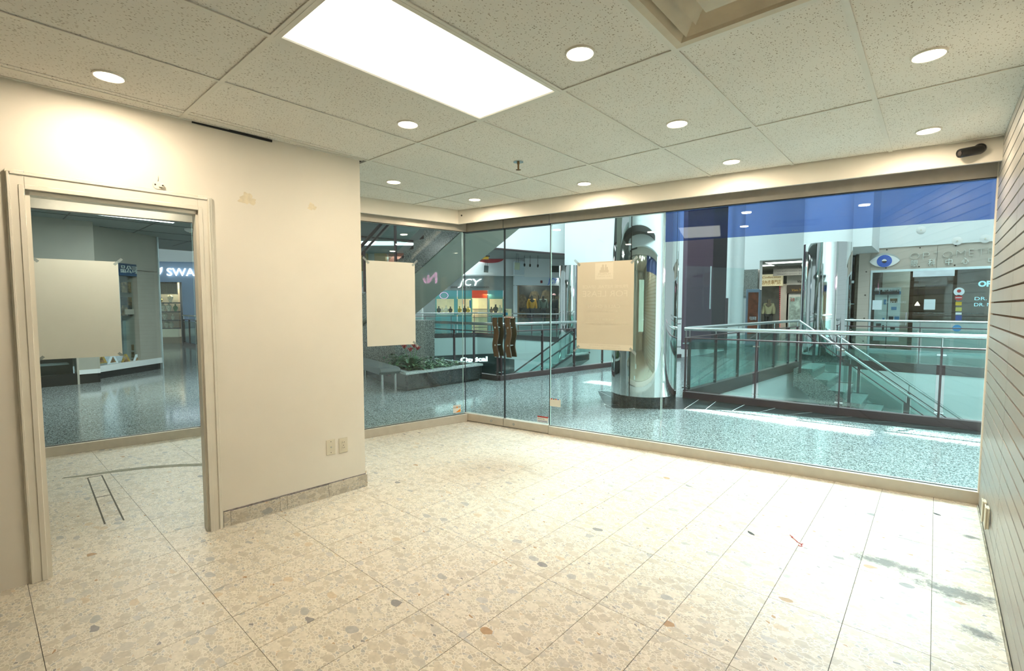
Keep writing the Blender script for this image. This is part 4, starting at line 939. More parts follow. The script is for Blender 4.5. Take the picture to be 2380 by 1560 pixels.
for (px, jk, cp, lb) in ((1236, yel, None, 'mannequin in a golden yellow jacket in the clothing window'), (1262, grn, None, 'mannequin in a grey green jacket in the clothing window'), (1287, drk, pinkc, 'mannequin in a dark jacket and pink cap in the clothing window')):
    q = FC.px(px, 770, .9); mannequin(FC.wld(q.x, .9, .28), ANG2, lb, jk, jean, mskin, cp, 1.85)
st_ = MB(); a = FC.px(1206, 790, .3); b_ = FC.px(1345, 790, .3); pt = MB().box(a.x, b_.x, .35, 1.5, -.02, .28).build('window_platform', plain('pale platform', (.35,.42,.44), .5), C_.r)
lamp('clothing_window_light', 'AREA', FC.wld(1.6,.9,3.0), 45, (1,.93,.82), shape='RECTANGLE', size=3, size_y=.6, aim=(0,0,-1))
ub2 = EF('wall_gallery_angle', FC, label='white bulkhead over the clothing shop', cat='wall', kind='structure')
a = FC.px(1219, 643, -.05); b_ = FC.px(1440, 643, -.05); MB().box(a.x, b_.x, -.05, .4, a.z-.02, 4.2).build('bulkhead', M['mallwhite'], ub2); C_.rect('vent_opening', 1280, 618, 1300, 633, shopdark, -.08, -.05)
# gallery ceiling and slab edge
Zg = 4.06; g0, g1 = fl(1100,573.5,Zg), fl(1470,605,Zg); dg_ = (g1-g0).normalized(); gl0 = g0-dg_*9; gl1 = g1+dg_*14
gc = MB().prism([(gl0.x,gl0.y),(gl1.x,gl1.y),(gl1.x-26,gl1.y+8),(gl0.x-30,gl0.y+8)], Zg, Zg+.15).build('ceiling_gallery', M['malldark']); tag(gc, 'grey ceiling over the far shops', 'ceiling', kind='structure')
sb_ = E('wall_slab_edge', (0,0,0), 0, 'white slab edge of the upper floor across the opening', 'wall', kind='structure')
vwall('slab_edge', [gl0, gl1], Zg, Zg+4.5, M['mallwhite'], sb_, .3); MB().beam(gl0+Vector((.1,0,-.02)), gl1+Vector((.1,0,-.02)), .36, .05).build('edge_trim', M['maroon'], sb_)
def hang(px, py, w, h, mat, label, wd):
    p = dp(px, py, wd); r = E('hanging_tag_sign', (p.x, p.y, p.z-h), ANG-.15, label, 'hanging sign', 'tag signs hung from the gallery ceiling')
    MB().slab([(-w/2,h*.06),(w*.42,0),(w/2,h*.94),(-w*.42,h)], -.015, .015).build('board', mat, r)
    for x in (-w*.22, w*.22): MB().tube([(x,0,h*.97), (x*.4,0,Zg-p.z+h)], .008, 5).build('hanger', M['black'], r)
hang(1130, 617, .24, .36, plain('grey tag', (.20,.24,.23), .6), 'grey tag sign hung before the far shops', 24.0); hang(1202, 610, .28, .38, plain('pale green tag', (.42,.47,.33), .6), 'pale green tag sign hung before the far shops', 24.0)
o = MB().slab([(.75*math.cos(a), .22*math.sin(a)) for a in [math.pi+math.pi*k/16 for k in range(17)]], -.06, .0).build('red_sign', plain('muted red sign', (.55,.08,.09), .5)); q = FJ.px(1139, 606, -.12); o.location = FJ.wld(q.x,-.12,4.05); o.rotation_euler = (0,0,ANG); tag(o, 'muted red oval sign tucked under the gallery ceiling', 'sign')
o = E('exit_light', dp(1128, 598, 23.5), ANG, 'small amber sign box under the gallery ceiling', 'sign'); MB().box(-.16, .16, -.05, .05, -.10, .02).build('box', plain('amber box', (.55,.35,.05), .5, emit=.3), o); MB().box(-.22, .22, -.06, .06, .02, .07).build('canopy', M['maroon'], o)
for k, px in enumerate((1219, 1232, 1250)):
    p = dp(px, 616+k, 25.0); o = E('track_spotlight', p, ANG, ['black track spotlight, leftmost over the clothing shop', 'black track spotlight, middle one over the clothing shop', 'black track spotlight, right one over the clothing shop'][k], 'spotlight', 'track spotlights over the clothing shop')
    MB().lathe([(.03,-.09),(.045,-.07),(.05,.06),(.03,.08)], 10).xform(Matrix.Rotation(.9,4,'X')).build('lamp_head', M['black'], o); MB().tube([(0,0,.02),(0,0,4.06-p.z)], .012, 5).build('stem', M['black'], o)
# ---- lower level optical shop under the far slab
FO1 = frame_at(eL[1], math.atan2(eL[1].y-eL[0].y, eL[1].x-eL[0].x)); FO2 = frame_at(eL[1], math.atan2(eL[2].y-eL[1].y, eL[2].x-eL[1].x))
blkb = plain('black sign band', (.012,.014,.016), .3)
lo = Shop('optical_shop', frame_at(eL[1]+Vector((0,0,0)), FO1.a), 'black banded optical shop on the level below')
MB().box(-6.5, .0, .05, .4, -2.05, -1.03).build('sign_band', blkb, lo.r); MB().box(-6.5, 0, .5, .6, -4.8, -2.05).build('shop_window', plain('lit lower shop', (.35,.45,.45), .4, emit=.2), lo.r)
def lo_local(mb): mb.v = [tuple(Vector((*lo.fr.loc(FO2.wld(v[0], v[1], v[2]))[:2], v[2]))) for v in mb.v]; return mb
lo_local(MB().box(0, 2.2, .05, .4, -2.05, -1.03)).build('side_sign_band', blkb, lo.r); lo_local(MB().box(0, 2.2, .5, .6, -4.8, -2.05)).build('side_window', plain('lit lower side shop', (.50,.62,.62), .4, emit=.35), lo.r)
lit = glow('white lit letters', (.95,1,1), 1.8)
s0_, s1_ = dp(985, 845, 21.6), dp(1134, 833, 22.7); FSg = Frame((s0_.x, s0_.y), math.atan2(s1_.y-s0_.y, s1_.x-s0_.x))
sg_ = Shop('optical_sign', FSg, 'black sign with white lit letters on the level below, behind the planter', 'sign')
sg_.poly('sign_board', [(978,829),(1150,822),(1150,850),(978,856)], blkb, .02, .12); sg_.text('Choice', 992, 834, 1058, 845.5, lit, -.03, .04, bold=.012); sg_.text('Optical', 1070, 829, 1133, 842, lit, -.03, .04, bold=.012)
MB().tube([(1.0,.07,FSg.px(1100,830).z),(1.0,.07,-.9)], .02, 6).build('hanger', M['black'], sg_.r); MB().tube([(2.4,.07,FSg.px(1100,830).z),(2.4,.07,-.9)], .02, 6).build('hanger', M['black'], sg_.r)
# ---- eye clinic on the far right
YO = 19.3; FE = Frame((0, YO), 0)
O = Shop('eye_clinic', FE, 'beige panelled eye clinic shop front with a big eye emblem')
pan = plain('beige sign panel', (.52,.46,.39), .45, var=.03, scale=2); alus = plain('pale aluminium', (.62,.72,.74), .3, .5)
zt_, zb_ = FE.px(2100,574).z, FE.px(2100,626).z
xl = FE.px(1997,600).x; xg = FE.px(2022,640).x; xr = 9.0
MB().box(xl, xg, 0, .2, 0, zt_).build('pier_panel', pan, O.r)
for k in range(5):
    x0 = xg+k*1.6; MB().box(x0+.004, min(x0+1.596, xr), 0, .2, zb_, zt_).build('sign_panel', pan, O.r)
for k in range(9):
    for zz in (zb_+.06, zt_-.06): MB().lathe([(.02,0),(.02,.02)], 8).xform(Matrix.Translation((xg+.4+k*.8,0,zz)) @ Matrix.Rotation(math.pi/2,4,'X')).build('panel_bolt', M['slotdark'], O.r)
for k in range(4): MB().lathe([(.02,0),(.02,.02)], 8).xform(Matrix.Translation((xg-.1,0,.3+.75*k)) @ Matrix.Rotation(math.pi/2,4,'X')).build('panel_bolt', M['slotdark'], O.r)
xd = [FE.px(x, 700).x for x in (2025, 2114, 2122, 2213, 2222)]
for (a, b_) in ((xd[0],xd[1]), (xd[2],xd[3]), (xd[4], xr)): MB().box(a, b_, .05, .065, .05, zb_).build('window_pane', M['shopglass'], O.r)
for x in (xd[0],): MB().box(x-.05, x, -.01, .1, 0, zb_).build('frame_post', alus, O.r)
MB().box(xd[0], xr, -.01, .1, zb_-.07, zb_).build('frame_head', alus, O.r); MB().box(xd[1]+.05, xd[3]+.02, -.03, .08, zb_-.25, zb_-.07).build('door_header', plain('white door header', (.72,.80,.85), .4), O.r); MB().box(xd[0], xr, 0, .1, 0, .08).build('frame_foot', alus, O.r)
MB().tube([(xd[1]-.06,-.06,.85),(xd[1]-.06,-.06,1.25)], .018, 8).build('door_pull', M['steel'], O.r, True)
inner = plain('dim clinic interior', (.12,.11,.085), .8, var=.3, scale=1); MB().box(xl, xr, 5.5, 5.6, 0, 3.4).build('back_wall', inner, O.r); MB().box(xl, xr, .2, 5.5, -.02, .0).build('inner_floor', plain('brown inner floor', (.20,.16,.12), .3), O.r); MB().box(xl, xr, .2, 5.5, 3.2, 3.3).build('inner_ceiling', inner, O.r)
MB().box(xl-.1, xl, .2, 5.5, 0, 3.3).build('side_wall', inner, O.r)
def item(name, x0, y0, x1, y1, d, mat, label, cat, th=.02):
    a = FE.px(x0, y0, d); b_ = FE.px(x1, y1, d); za, zb2 = max(a.z,b_.z), min(a.z,b_.z)
    o = MB().box(0, b_.x-a.x, 0, th, 0, za-zb2).build(name, mat); o.location = (a.x, YO+d, zb2); tag(o, label, cat); return o
MB().box(xd[0]+.1, xd[1]-.1, 2.4, 2.5, 0, 2.9).build('partition', plain('pale clinic partition', (.42,.48,.46), .6), O.r); MB().box(xd[1]+.3, xd[3]+1.5, 3.6, 3.7, 0, 2.2).build('dark_cabinet', shopdark, O.r)
MB().box(xd[3]-.9, xd[3]+2.2, 1.0, 1.6, 0, .95).build('counter', plain('white counter', (.62,.66,.66), .4), O.r); MB().box(xd[1]+.2, xd[3]-.9, 1.1, 1.5, 0, .85).build('wood_desk', plain('brown desk', (.22,.13,.07), .5), O.r)
whp = plain('white notice paper', (.72,.84,.88), .6, var=.02)
item('notice_sheet', 2028, 698, 2049, 720, .03, whp, 'white notice sheet at the left of the clinic window', 'notice'); n_ = item('notice_sheet', 2148, 696, 2173, 720, .03, whp, 'white notice sheet in the middle of the clinic door', 'notice')
for (x0, x1, d_, lb) in ((2028, 2043, .5, 'small black lettered sign inside the clinic, left'), (2046, 2090, .5, 'long black sign with white characters inside the clinic')):
    o = item('clinic_sign', x0, 674, x1, 684, d_, blkb, lb, 'sign', .04)
    a = FE.px(x0+2, 682, d_-.01); b_ = FE.px(x1-2, 676, d_-.01); txt('CENTRE' if x1 < 2045 else '鏡片資料中心', (b_.z-a.z), whp, o, (.05, -.005, .10), depth=.01, width=b_.x-a.x)
bluep = plain('blue poster bar', (.06,.22,.42), .5)
db = E('display_board', FE.wld(FE.px(2030,760,.6).x, .6, .3), 0, 'white picture display board inside the clinic window', 'display board'); bw = FE.px(2090,760,.6).x-FE.px(2030,760,.6).x
MB().box(0, bw, 0, .03, 0, 1.75).build('board', plain('pale display board', (.52,.62,.62), .6), db); MB().box(0, bw, -.01, 0, 1.52, 1.62).build('blue_bar', bluep, db); MB().box(bw*.5, bw*.53, -.012, 0, -.3, 1.5).build('black_strip', blk, db)
for k, (u, v, w_, h_) in enumerate(((.60,1.25,.28,.14), (.66,1.02,.20,.10), (.58,.66,.18,.15), (.80,.66,.18,.15), (.66,.38,.18,.09), (.15,1.2,.10,.14), (.36,1.2,.10,.16), (.1,.45,.2,.12), (.34,.36,.08,.16), (.34,.62,.08,.14))): MB().box(u*bw, (u+w_)*bw, -.012, 0, v, v+h_).build('picture', (garm, bluep, jean, bluep, blk, bluep, bluep, blk, blk, bluep)[k], db)
# round and square stickers on the glass
for k, (px, py, rr, mt, lb) in enumerate(((2229,678,.12,whp,'white round sticker with a red emblem on the clinic glass'), (2228,692,.085,red,'dark red round sticker on the clinic glass'), (2224,763,.10,plain('bright blue ink', (.05,.30,.62), .5),'bright blue round sticker low on the clinic glass'))):
    q = FE.px(px, py, .03); o = E('round_sticker', FE.wld(q.x,.03,q.z), 0, lb, 'sticker', 'stickers on the clinic glass'); MB().lathe([(.001,0),(rr,0),(rr,.006)], 22).xform(Matrix.Rotation(math.pi/2,4,'X')).build('disc', mt, o)
    if k == 0: MB().lathe([(.001,0),(rr*.4,0),(rr*.4,.004)], 14).xform(Matrix.Translation((0,-.006,rr*.15)) @ Matrix.Rotation(math.pi/2,4,'X')).build('emblem', red, o)
    else: MB().box(-rr*.8, rr*.8, -.010, -.006, -rr*.12, rr*.12).build('bar', whp, o)
for k, (py, h, mt, lb) in enumerate(((706,8,plain('yellow ink', (.62,.45,.03), .5),'yellow square sticker on the clinic glass'), (719,9,plain('lime ink', (.50,.52,.12), .5),'yellow and white square sticker on the clinic glass'), (729,5,whp,'narrow white sticker on the clinic glass'), (739,12,navy,'tall navy sticker on the clinic glass'))):
    item('square_sticker', 2221, py-h/2, 2235, py+h/2, .03, mt, lb, 'sticker', .006)
aqua = glow('pale blue vinyl letters', (.35,.72,.82), .35)
O.text('OP', 2273, 653, 2306, 666, aqua, .03, .01, bold=.01); O.text('DR. J', 2265, 690, 2304, 698, aqua, .03, .01); O.text('DR. M', 2264, 704, 2305, 712, aqua, .03, .01)
lt3 = plain('pale etched letters', (.55,.66,.66), .5); O.text('OFFICE HOURS', 2058, 700, 2106, 705, lt3, .03, .006); O.text('TEL: (905) 881-8335', 2054, 751, 2102, 755, lt3, .03, .006)
chs = plain('brushed sign letters', (.60,.62,.58), .3, .6); side = M['slotdark']
letters = [('O',2115,586,2137,603), ('P',2145,585,2161,603), ('T',2170,584,2185,600), ('O',2191,582,2215,599), ('M',2223,579,2244,597), ('E',2252,577,2264,595), ('T',2273,576,2288,594), ('R',2297,574,2310,592)]
for (ch, x0, y0, x1, y1) in letters: O.text(ch, x0, y0, x1, y1, chs, -.05, .05, bold=-.012)
for ch, x, y in (('眼',2117,615), ('科',2157,613), ('中',2197,611.5), ('心',2235,609)): O.text(ch, x, y-9, x+17, y+3.5, chs, -.05, .04)
O.text('D', 2297, 600, 2307, 608, chs, -.05, .04)
# the eye emblem
ce = FE.px(2056, 607.5); ey = E('eye_emblem', FE.wld(ce.x, -.02, ce.z), 0, 'large white eye emblem with a blue iris over the clinic window', 'emblem'); hw = (FE.px(2091,607).x-FE.px(2021,607).x)/2
def almond(w_, hu, hd_):
    up = [(w_*(-1+2*k/20), hu*(1-(-1+2*k/20)**2)**.8) for k in range(21)]; dn = [(w_*(1-2*k/20), -hd_*(1-(1-2*k/20)**2)**.8) for k in range(1,20)]; return [(x, z-.04*x/w_*0) for x, z in up+dn]
MB().slab([(x*1.03, z*1.06+.02) for x, z in almond(hw,.22,.17)], -.03, .01).build('lid_outline', M['mallgrey'], ey); MB().slab(almond(hw,.19,.19), -.06, -.03).build('eye_white', M['white'], ey)
bl2 = plain('royal blue', (.03,.12,.55), .4); MB().lathe([(.001,.0),(.19,.0),(.19,.02)], 36).xform(Matrix.Translation((0,-.06,0)) @ Matrix.Rotation(math.pi/2,4,'X')).build('iris', bl2, ey)
lb_ = plain('light blue ray', (.15,.30,.75), .4); rayb = MB()
for k in range(24): a = 2*math.pi*k/24; rayb.beam((.08*math.cos(a),-.083,.08*math.sin(a)), (.18*math.cos(a),-.083,.18*math.sin(a)), .004, .008, up=(0,1,0))
rayb.build('iris_rays', lb_, ey); MB().lathe([(.001,0),(.062,0),(.062,.01)], 24).xform(Matrix.Translation((0,-.082,0)) @ Matrix.Rotation(math.pi/2,4,'X')).build('pupil', M['slotdark'], ey)
MB().slab([(.062*math.cos(a), .062*math.sin(a)) for a in [math.pi*k/14 for k in range(15)]], -.098, -.092).build('glint', M['white'], ey)
lamp('clinic_light', 'AREA', (1.2, YO+1.6, 3.1), 60, (1,.92,.75), shape='RECTANGLE', size=3, size_y=.5, aim=(0,0,-1))
cl = E('clinic_ceiling_light', (.55, YO+1.0, 3.05), 0, 'warm ceiling light strip inside the clinic', 'ceiling light'); MB().box(-.5, .5, -.15, .15, 0, .08).build('housing', M['white'], cl); MB().box(-.46, .46, -.13, .13, -.02, 0).build('lens', glow('warm strip', (1,.75,.35), 3), cl)
pn = E('pendant_lamp', FE.wld(FE.px(2132,707,1.5).x, 1.5, FE.px(2132,707,1.5).z), 0, 'tiny warm pendant lamp inside the clinic', 'lamp'); MB().lathe([(.07,-.05),(.05,0),(.02,.06),(.005,.08)], 14).build('shade', glow('warm shade', (1,.78,.5), 4), pn, True); MB().tube([(0,0,.07),(0,0,1.6)], .006, 5).build('cord', M['black'], pn)
# white bulkheads around and above the clinic
bw_ = E('wall_bulkhead', (0,0,0), 0, 'white bulkheads above the clinic and corridor', 'wall', kind='structure')
x1_ = FE.px(2045,540,-.06).x; Zb = FE.px(2046,583,-.06).z
MB().box(-2.95, x1_, 17.0, YO+.5, Zb-.05, 6.5).build('bulkhead', M['mallwhite'], bw_); MB().box(x1_, 12, YO-.06, YO+.5, zt_, 10).build('bulkhead', M['mallwhite'], bw_)
for (px, py, lb) in ((2141,535,'white round smoke detector on the bulkhead above the clinic'), (2225,560,'pale ceiling disc above the clinic sign, left'), (2290,555,'pale ceiling disc above the clinic sign, right')):
    q = FE.px(px, py, -.07); o = E('smoke_detector', FE.wld(q.x,-.06,q.z), 0, lb, 'detector'); MB().lathe([(.001,.05),(.06,.045),(.11,.02),(.12,0)] if px < 2200 else [(.001,.012),(.10,.010),(.12,0)], 20).xform(Matrix.Rotation(math.pi/2,4,'X')).build('dome', M['white'], o, True); MB().lathe([(.02,.0),(.02,.06)], 10).xform(Matrix.Rotation(math.pi/2,4,'X')).build('sensor', M['plate'], o, True)
# neighbour of the clinic between the column and the beige pier
nb = Shop('glass_shop', Frame((0, YO+.1), 0), 'dim glass fronted shop between the steel column and the clinic')
xa_, xb_ = nb.fr.px(1960,700).x-.3, xl-.12
MB().box(xa_, xb_, 0, .02, 0, 3.1).build('window_pane', M['shopglass'], nb.r); MB().box(xa_, xb_, -.02, .05, 2.2, 2.28).build('transom', alus, nb.r); MB().box(xa_, xb_, 1.8, 1.9, 0, 3.2).build('back_wall', plain('tan shop wall', (.30,.26,.20), .7, var=.2, scale=2), nb.r)
for k in range(3): MB().box(xa_, xb_, .4, .9, .5+.5*k, .53+.5*k).build('shelf', alus, nb.r)
# ---- corridor opening with lingerie shops
Fc = Frame((0, 19.8), 0); cw = EF('wall_far', Fc, label='white far wall with the corridor opening', cat='wall', kind='structure')
xo0, xo1, xw0 = Fc.px(1763,700).x, Fc.px(1890,700).x, Fc.px(1640,700).x
MB().box(-14, xo0, 0, .4, 0, 10).build('far_wall', M['mallwhite'], cw); MB().box(xo0, xo1+1, 0, .4, 3.15, 10).build('lintel', M['mallwhite'], cw)
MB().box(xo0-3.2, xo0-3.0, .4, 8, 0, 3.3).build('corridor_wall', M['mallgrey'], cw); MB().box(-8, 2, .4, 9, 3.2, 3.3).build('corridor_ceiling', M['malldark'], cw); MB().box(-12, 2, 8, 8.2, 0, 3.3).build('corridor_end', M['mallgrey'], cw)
MB().box(xo1+.9, xo1+1.0, .2, 8, 0, 3.3).build('corridor_wall', M['mallgrey'], cw)
FV = Frame((0, 24.5), 0); V = Shop('lingerie_shop', FV, 'lingerie shop with a cream lettered sign in the far corridor')
sgm = plain('cream lit sign', (.75,.66,.42), .5, emit=.35); goldi = plain('gold letters', (.50,.28,.04), .4)
V.rect('sign_box', 1740, 638, 1817, 665, sgm, -.25, 0); V.text('Rina Collection', 1750, 641, 1815, 648, goldi, -.27, .02, shear=.3); V.text('尚坊內衣專門店', 1762, 652, 1815, 661.5, goldi, -.27, .02)
V.rect('window_pane', 1745, 667, 1812, 775, M['shopglass'], .02, .04); V.rect('window_back', 1740, 660, 1816, 790, plain('grey shop poster wall', (.28,.24,.22), .6, var=.5, scale=2), 1.2, 1.3); V.rect('pier', 1815, 660, 1829, 800, plain('cream pier', (.52,.47,.40), .6), 0, .3)
for k in range(22):
    q = FV.px(1812.5, 667+k*4.6, -.03); MB().lathe([(.001,-.02),(.02,0),(.001,.02)], 6).xform(Matrix.Translation((q.x,-.03,q.z))).build('red_bead_light', glow('red bead', (.8,.05,.06), 1.0) if k == 0 else bpy.data.materials['red bead'], V.r)
V2 = Shop('fashion_shop', FV, 'narrow fashion shop with a white door beside the lingerie shop')
V2.rect('upper_sign', 1829, 640, 1880, 662, plain('pale sign board', (.55,.52,.47), .6), -.1, 0); V2.text('Van.Y', 1853, 651, 1878, 657, inkd, -.12, .02, shear=.2); V2.rect('black_sign', 1829, 663, 1880, 681, plain('dark brown sign', (.035,.025,.015), .5), -.12, 0); V2.text('Van.Y', 1840, 671, 1864, 677, goldi, -.14, .02, shear=.2)
V2.rect('door', 1829, 682, 1870, 790, plain('white door', (.62,.60,.55), .5), 0, .1); V2.rect('door_glass', 1835, 690, 1861, 780, plain('pale green poster glass', (.32,.42,.38), .3, var=.4, scale=7), -.02, 0); V2.text('女衣', 1837, 693, 1847, 700, red, -.03, .01)
m_ = FV.px(1785, 770, .6); mannequin(FV.wld(m_.x,.6,.1), 0, 'mannequin in a pale yellow top in the lingerie window', plain('pale yellow top', (.60,.52,.32), .7), jean, plain('tan mannequin', (.22,.15,.11), .5), None, 1.75)
for (x0, x1, y0, y1, yy) in ((1782,1873,600,613,21.5), (1745,1797,624,632,22.6)):
    a = fl(x0, y1, 3.19) if False else ony(x0, (y0+y1)/2+1, yy); b_ = ony(x1, (y0+y1)/2, yy); o = E('ceiling_light_panel', ((a.x+b_.x)/2, yy, 3.17), 0, 'fluorescent panel in the far corridor ceiling, ' + ('nearer one' if yy < 22 else 'farther one'), 'ceiling light', 'corridor ceiling panels'); h = (b_.x-a.x)/2
    MB().box(-h, h, -.35, .35, 0, .03).build('frame', M['white'], o); MB().box(-h+.03, h-.03, -.32, .32, -.012, 0).build('lens', glow('cool panel', (1,.97,.9), 2.2), o)
lamp('corridor_panel_light', 'AREA', (Fc.px(1815,700).x, 22.4, 3.1), 70, (1,.95,.85), shape='RECTANGLE', size=2, size_y=1.5, aim=(0,0,-1))
hs = E('directory_sign', ony(1842, 640, 23.6), 0, 'grey hanging washroom sign in the far corridor', 'hanging sign'); MB().box(-.75, .75, -.03, .03, 0, .40).build('board', plain('grey sign board', (.20,.195,.175), .6), hs)
for k in range(3): txt('Washroom Exit', .05, inkd, hs, (-.6, -.035, .29-.125*k), depth=.006, width=1.1)
for x in (-.6,.6): MB().tube([(x,0,.39),(x,0,3.2-hs.location.z)], .01, 5).build('hanger', M['black'], hs)
# granite panel and digital board before the far wall
gp_ = E('granite_pier', Fc.wld(Fc.px(1722,700).x, -.27, 0), 0, 'granite faced pier beside the far corridor', 'pier'); gw = Fc.px(1764,700).x-Fc.px(1722,700).x; zg1, zg0 = Fc.px(1740,628).z, Fc.px(1740,690).z
MB().box(0, gw, 0, .25, zg0, zg1).build('granite_panel', M['stone'], gp_); MB().box(0, gw, .05, .25, 0, zg0).build('lower_panel', M['mallgrey'], gp_); MB().box(0, .05, -.02, .05, 0, zg1).build('edge', M['mallwhite'], gp_)
ds = E('digital_signboard', ony(1746, 800, 18.6), 0, 'tall dark digital signboard with a grey frame by the granite pier', 'signboard'); z_ = ds.location.z; ds.location.z = 0; sw = (ony(1763,700,18.6).x-ony(1731,700,18.6).x); zz1 = ony(1746,672,18.6).z
MB().box(-sw/2, sw/2, 0, .25, 0, zz1).build('cabinet', plain('blue grey metal', (.20,.28,.36), .35, .3), ds, bevel=.02); MB().box(-sw*.32, sw*.42, -.01, 0, .25, zz1-.12).build('screen', plain('dark orange screen print', (.06,.022,.012), .3, var=.8, scale=5, emit=.6), ds); txt('号息料理', .10, whp, ds, (-sw*.18, -.02, .95), depth=.006, width=sw*.5)
# ---- purple elevator shaft with glass enclosure and round white column
el = E('elevator_shaft', (0,0,0), 0, 'tall dark purple elevator shaft behind the near steel column', 'elevator'); w0 = 16.6
pa, pb, pc = dp(1588, 800, w0), dp(1647, 800, w0+.25), dp(1679, 800, w0+.35); el.location = (pa.x, pa.y, 0)
def rel(p, z): return (p.x-pa.x, p.y-pa.y, z)
for (p, q, mt, nm) in ((pa, pb, M['purple'], 'purple_cladding'), (pb, pc, plain('black purple column', (.025,.018,.025), .3), 'guide_column')): MB().beam(rel(p, 4.9), rel(q, 4.9), .25, 9.9).build(nm, mt, el)
for px in (1648,): MB().beam(rel(dp(px,800,w0-1.3), 1.35), rel(dp(px,800,w0-1.3), 2.70), .03, .03, up=(1,0,0)).build('glass_mullion', alus, el)
for (x0, x1, z0_, z1_) in ((1588,1648,.1,2.7), (1649,1726,.1,2.65)): MB().beam(rel(dp(x0,800,w0-1.5), (z0_+z1_)/2), rel(dp(x1,800,w0-1.1), (z0_+z1_)/2), .015, z1_-z0_).build('glass_screen', M['shopglass'], el)
MB().beam(rel(dp(1684,800,w0-1), .85), rel(dp(1689,800,w0-1), .85), .06, 1.7).build('door_post', M['maroon'], el)
wc = dp(1705, 800, 17.2); o = MB().lathe([(.27,0),(.27,10)], 36).build('round_column', M['mallwhite'], None, True); o.location = (wc.x, wc.y, 0); tag(o, 'slim round white column beside the purple elevator shaft', 'column')
# ================================================================== CORRIDOR SEEN THROUGH THE DOORWAY
cc = MB().prism([(-16,-7),(-6.35,-7),(-6.15,2.0),(-5.0,2.2),(-5.0,4.0),(-16,4.3)], 3.0, 3.1).build('ceiling_corridor', plain('grey corridor ceiling', (.33,.37,.36), .7, var=.04)); tag(cc, 'grey panelled ceiling of the mall corridor', 'ceiling', kind='structure')
for y in (-1.2, .0, 1.2, 2.4, 3.6): MB().box(-15, -6.6, y-.008, y+.008, 2.994, 2.9995).build('panel_joint', M['black'], cc)
for x in (-13.6, -12.4, -11.2, -10.0, -8.8): MB().box(x-.006, x+.006, -6, 4.1, 2.994, 2.9995).build('panel_joint', M['black'], cc)
ll = E('linear_light', (-10.70, 1.98, 3.0), 0, 'thin bright linear light in the corridor ceiling', 'ceiling light'); MB().box(-.05, .05, -.64, .64, -.012, .0).build('housing', M['white'], ll); MB().box(-.035, .035, -.62, .62, -.018, -.012).build('lens', glow('linear lens', (.95,1,1), 6), ll)
sd_ = E('smoke_detector', (-11.4, 3.05, 3.0), 0, 'round smoke detector on the corridor ceiling', 'detector'); MB().lathe([(.10,0),(.10,-.03),(.06,-.06),(.005,-.065)], 18).build('dome', M['white'], sd_, True); MB().lathe([(.02,-.06),(.02,-.08)], 8).build('sensor', M['plate'], sd_)
beige = plain('grey beige corridor wall', (.40,.39,.33), .55, var=.03)
kw_ = E('wall_corridor', (0,0,0), 0, 'grey beige corridor wall opposite the side room', 'wall', kind='structure')
FK = Frame((-11.80, 0), math.pi/2)      # face looks towards +x, x axis runs +y
FK2 = Frame((-12.30, 1.66), math.atan2(2.84-1.64, -13.27+12.29))
k0 = FK.px(175, 700).x; k1 = FK.px(226, 700).x
def wbox(fr, a, b_, d0, d1, z0, z1, nm, mt, par): 
    o = MB().box(a, b_, d0, d1, z0, z1); 
    o.v = [tuple(fr.wld(*v)) for v in o.v]; return o.build(nm, mt, par)
wbox(FK, k0, 1.60, 0, .6, .18, 2.18, 'pier', beige, kw_); wbox(FK, -6, 1.60, 0, .6, 2.19, 3.0, 'upper_panel', beige, kw_); wbox(FK, k0, 1.60, .03, .6, 0, .18, 'base', M['black'], kw_); wbox(FK, k0, 1.60, -.01, .0, .18, .26, 'skirting', M['mallwhite'], kw_)
L2_ = math.hypot(1.2, .98)
wbox(FK2, -.1, L2_+.05, 0, .4, 2.21, 3.0, 'upper_panel', beige, kw_); wbox(FK2, -.1, L2_+.05, .03, .4, 0, .14, 'base', M['black'], kw_); wbox(FK2, -.1, L2_+.05, -.02, .4, .14, .26, 'skirting', M['mallwhite'], kw_)
ke = FK2.px(321, 700).x; wbox(FK2, ke, L2_+.05, 0, .4, .26, 2.20, 'pier', beige, kw_); wbox(FK2, L2_+.03, L2_+.06, -.03, .4, 0, 3.0, 'edge_trim', alus, kw_)
fs = Shop('food_shop', FK2, 'small food shop window with a blue sign across the corridor')
MB().box(-.1, ke, .10, .12, .26, 2.20).build('window_pane', M['shopglass'], fs.r); MB().box(-.1, ke, .9, 1.0, .2, 2.4).build('shop_back', shopdark, fs.r); fs.rect('blue_sign', 270, 613, 318, 641, plain('deep blue sign', (.02,.08,.18), .5), .0, .06); fs.text('品公司', 281, 622, 317, 632, lt3, -.02, .02)
foodm = plain('baked goods', (.22,.14,.07), .7, var=.7, scale=14)
for k, (px, py) in enumerate(((289,668), (305,668), (289,703), (306,703), (290,722), (306,722))): fs.rect('food_picture', px-7, py-12, px+7, py+12, (foodm, shopdark)[k%3 == 2], .14, .16)
for k in range(6): fs.rect('pastry_shelf', 311, 750+k*17, 319, 763+k*17, foodm, .14, .2)
fs.rect('menu_card', 291, 719, 312, 731, plain('pale menu', (.35,.36,.30), .6), .08, .10); fs.rect('glass_case', 285, 745, 312, 826, plain('pale case', (.22,.28,.28), .3), .3, .5)
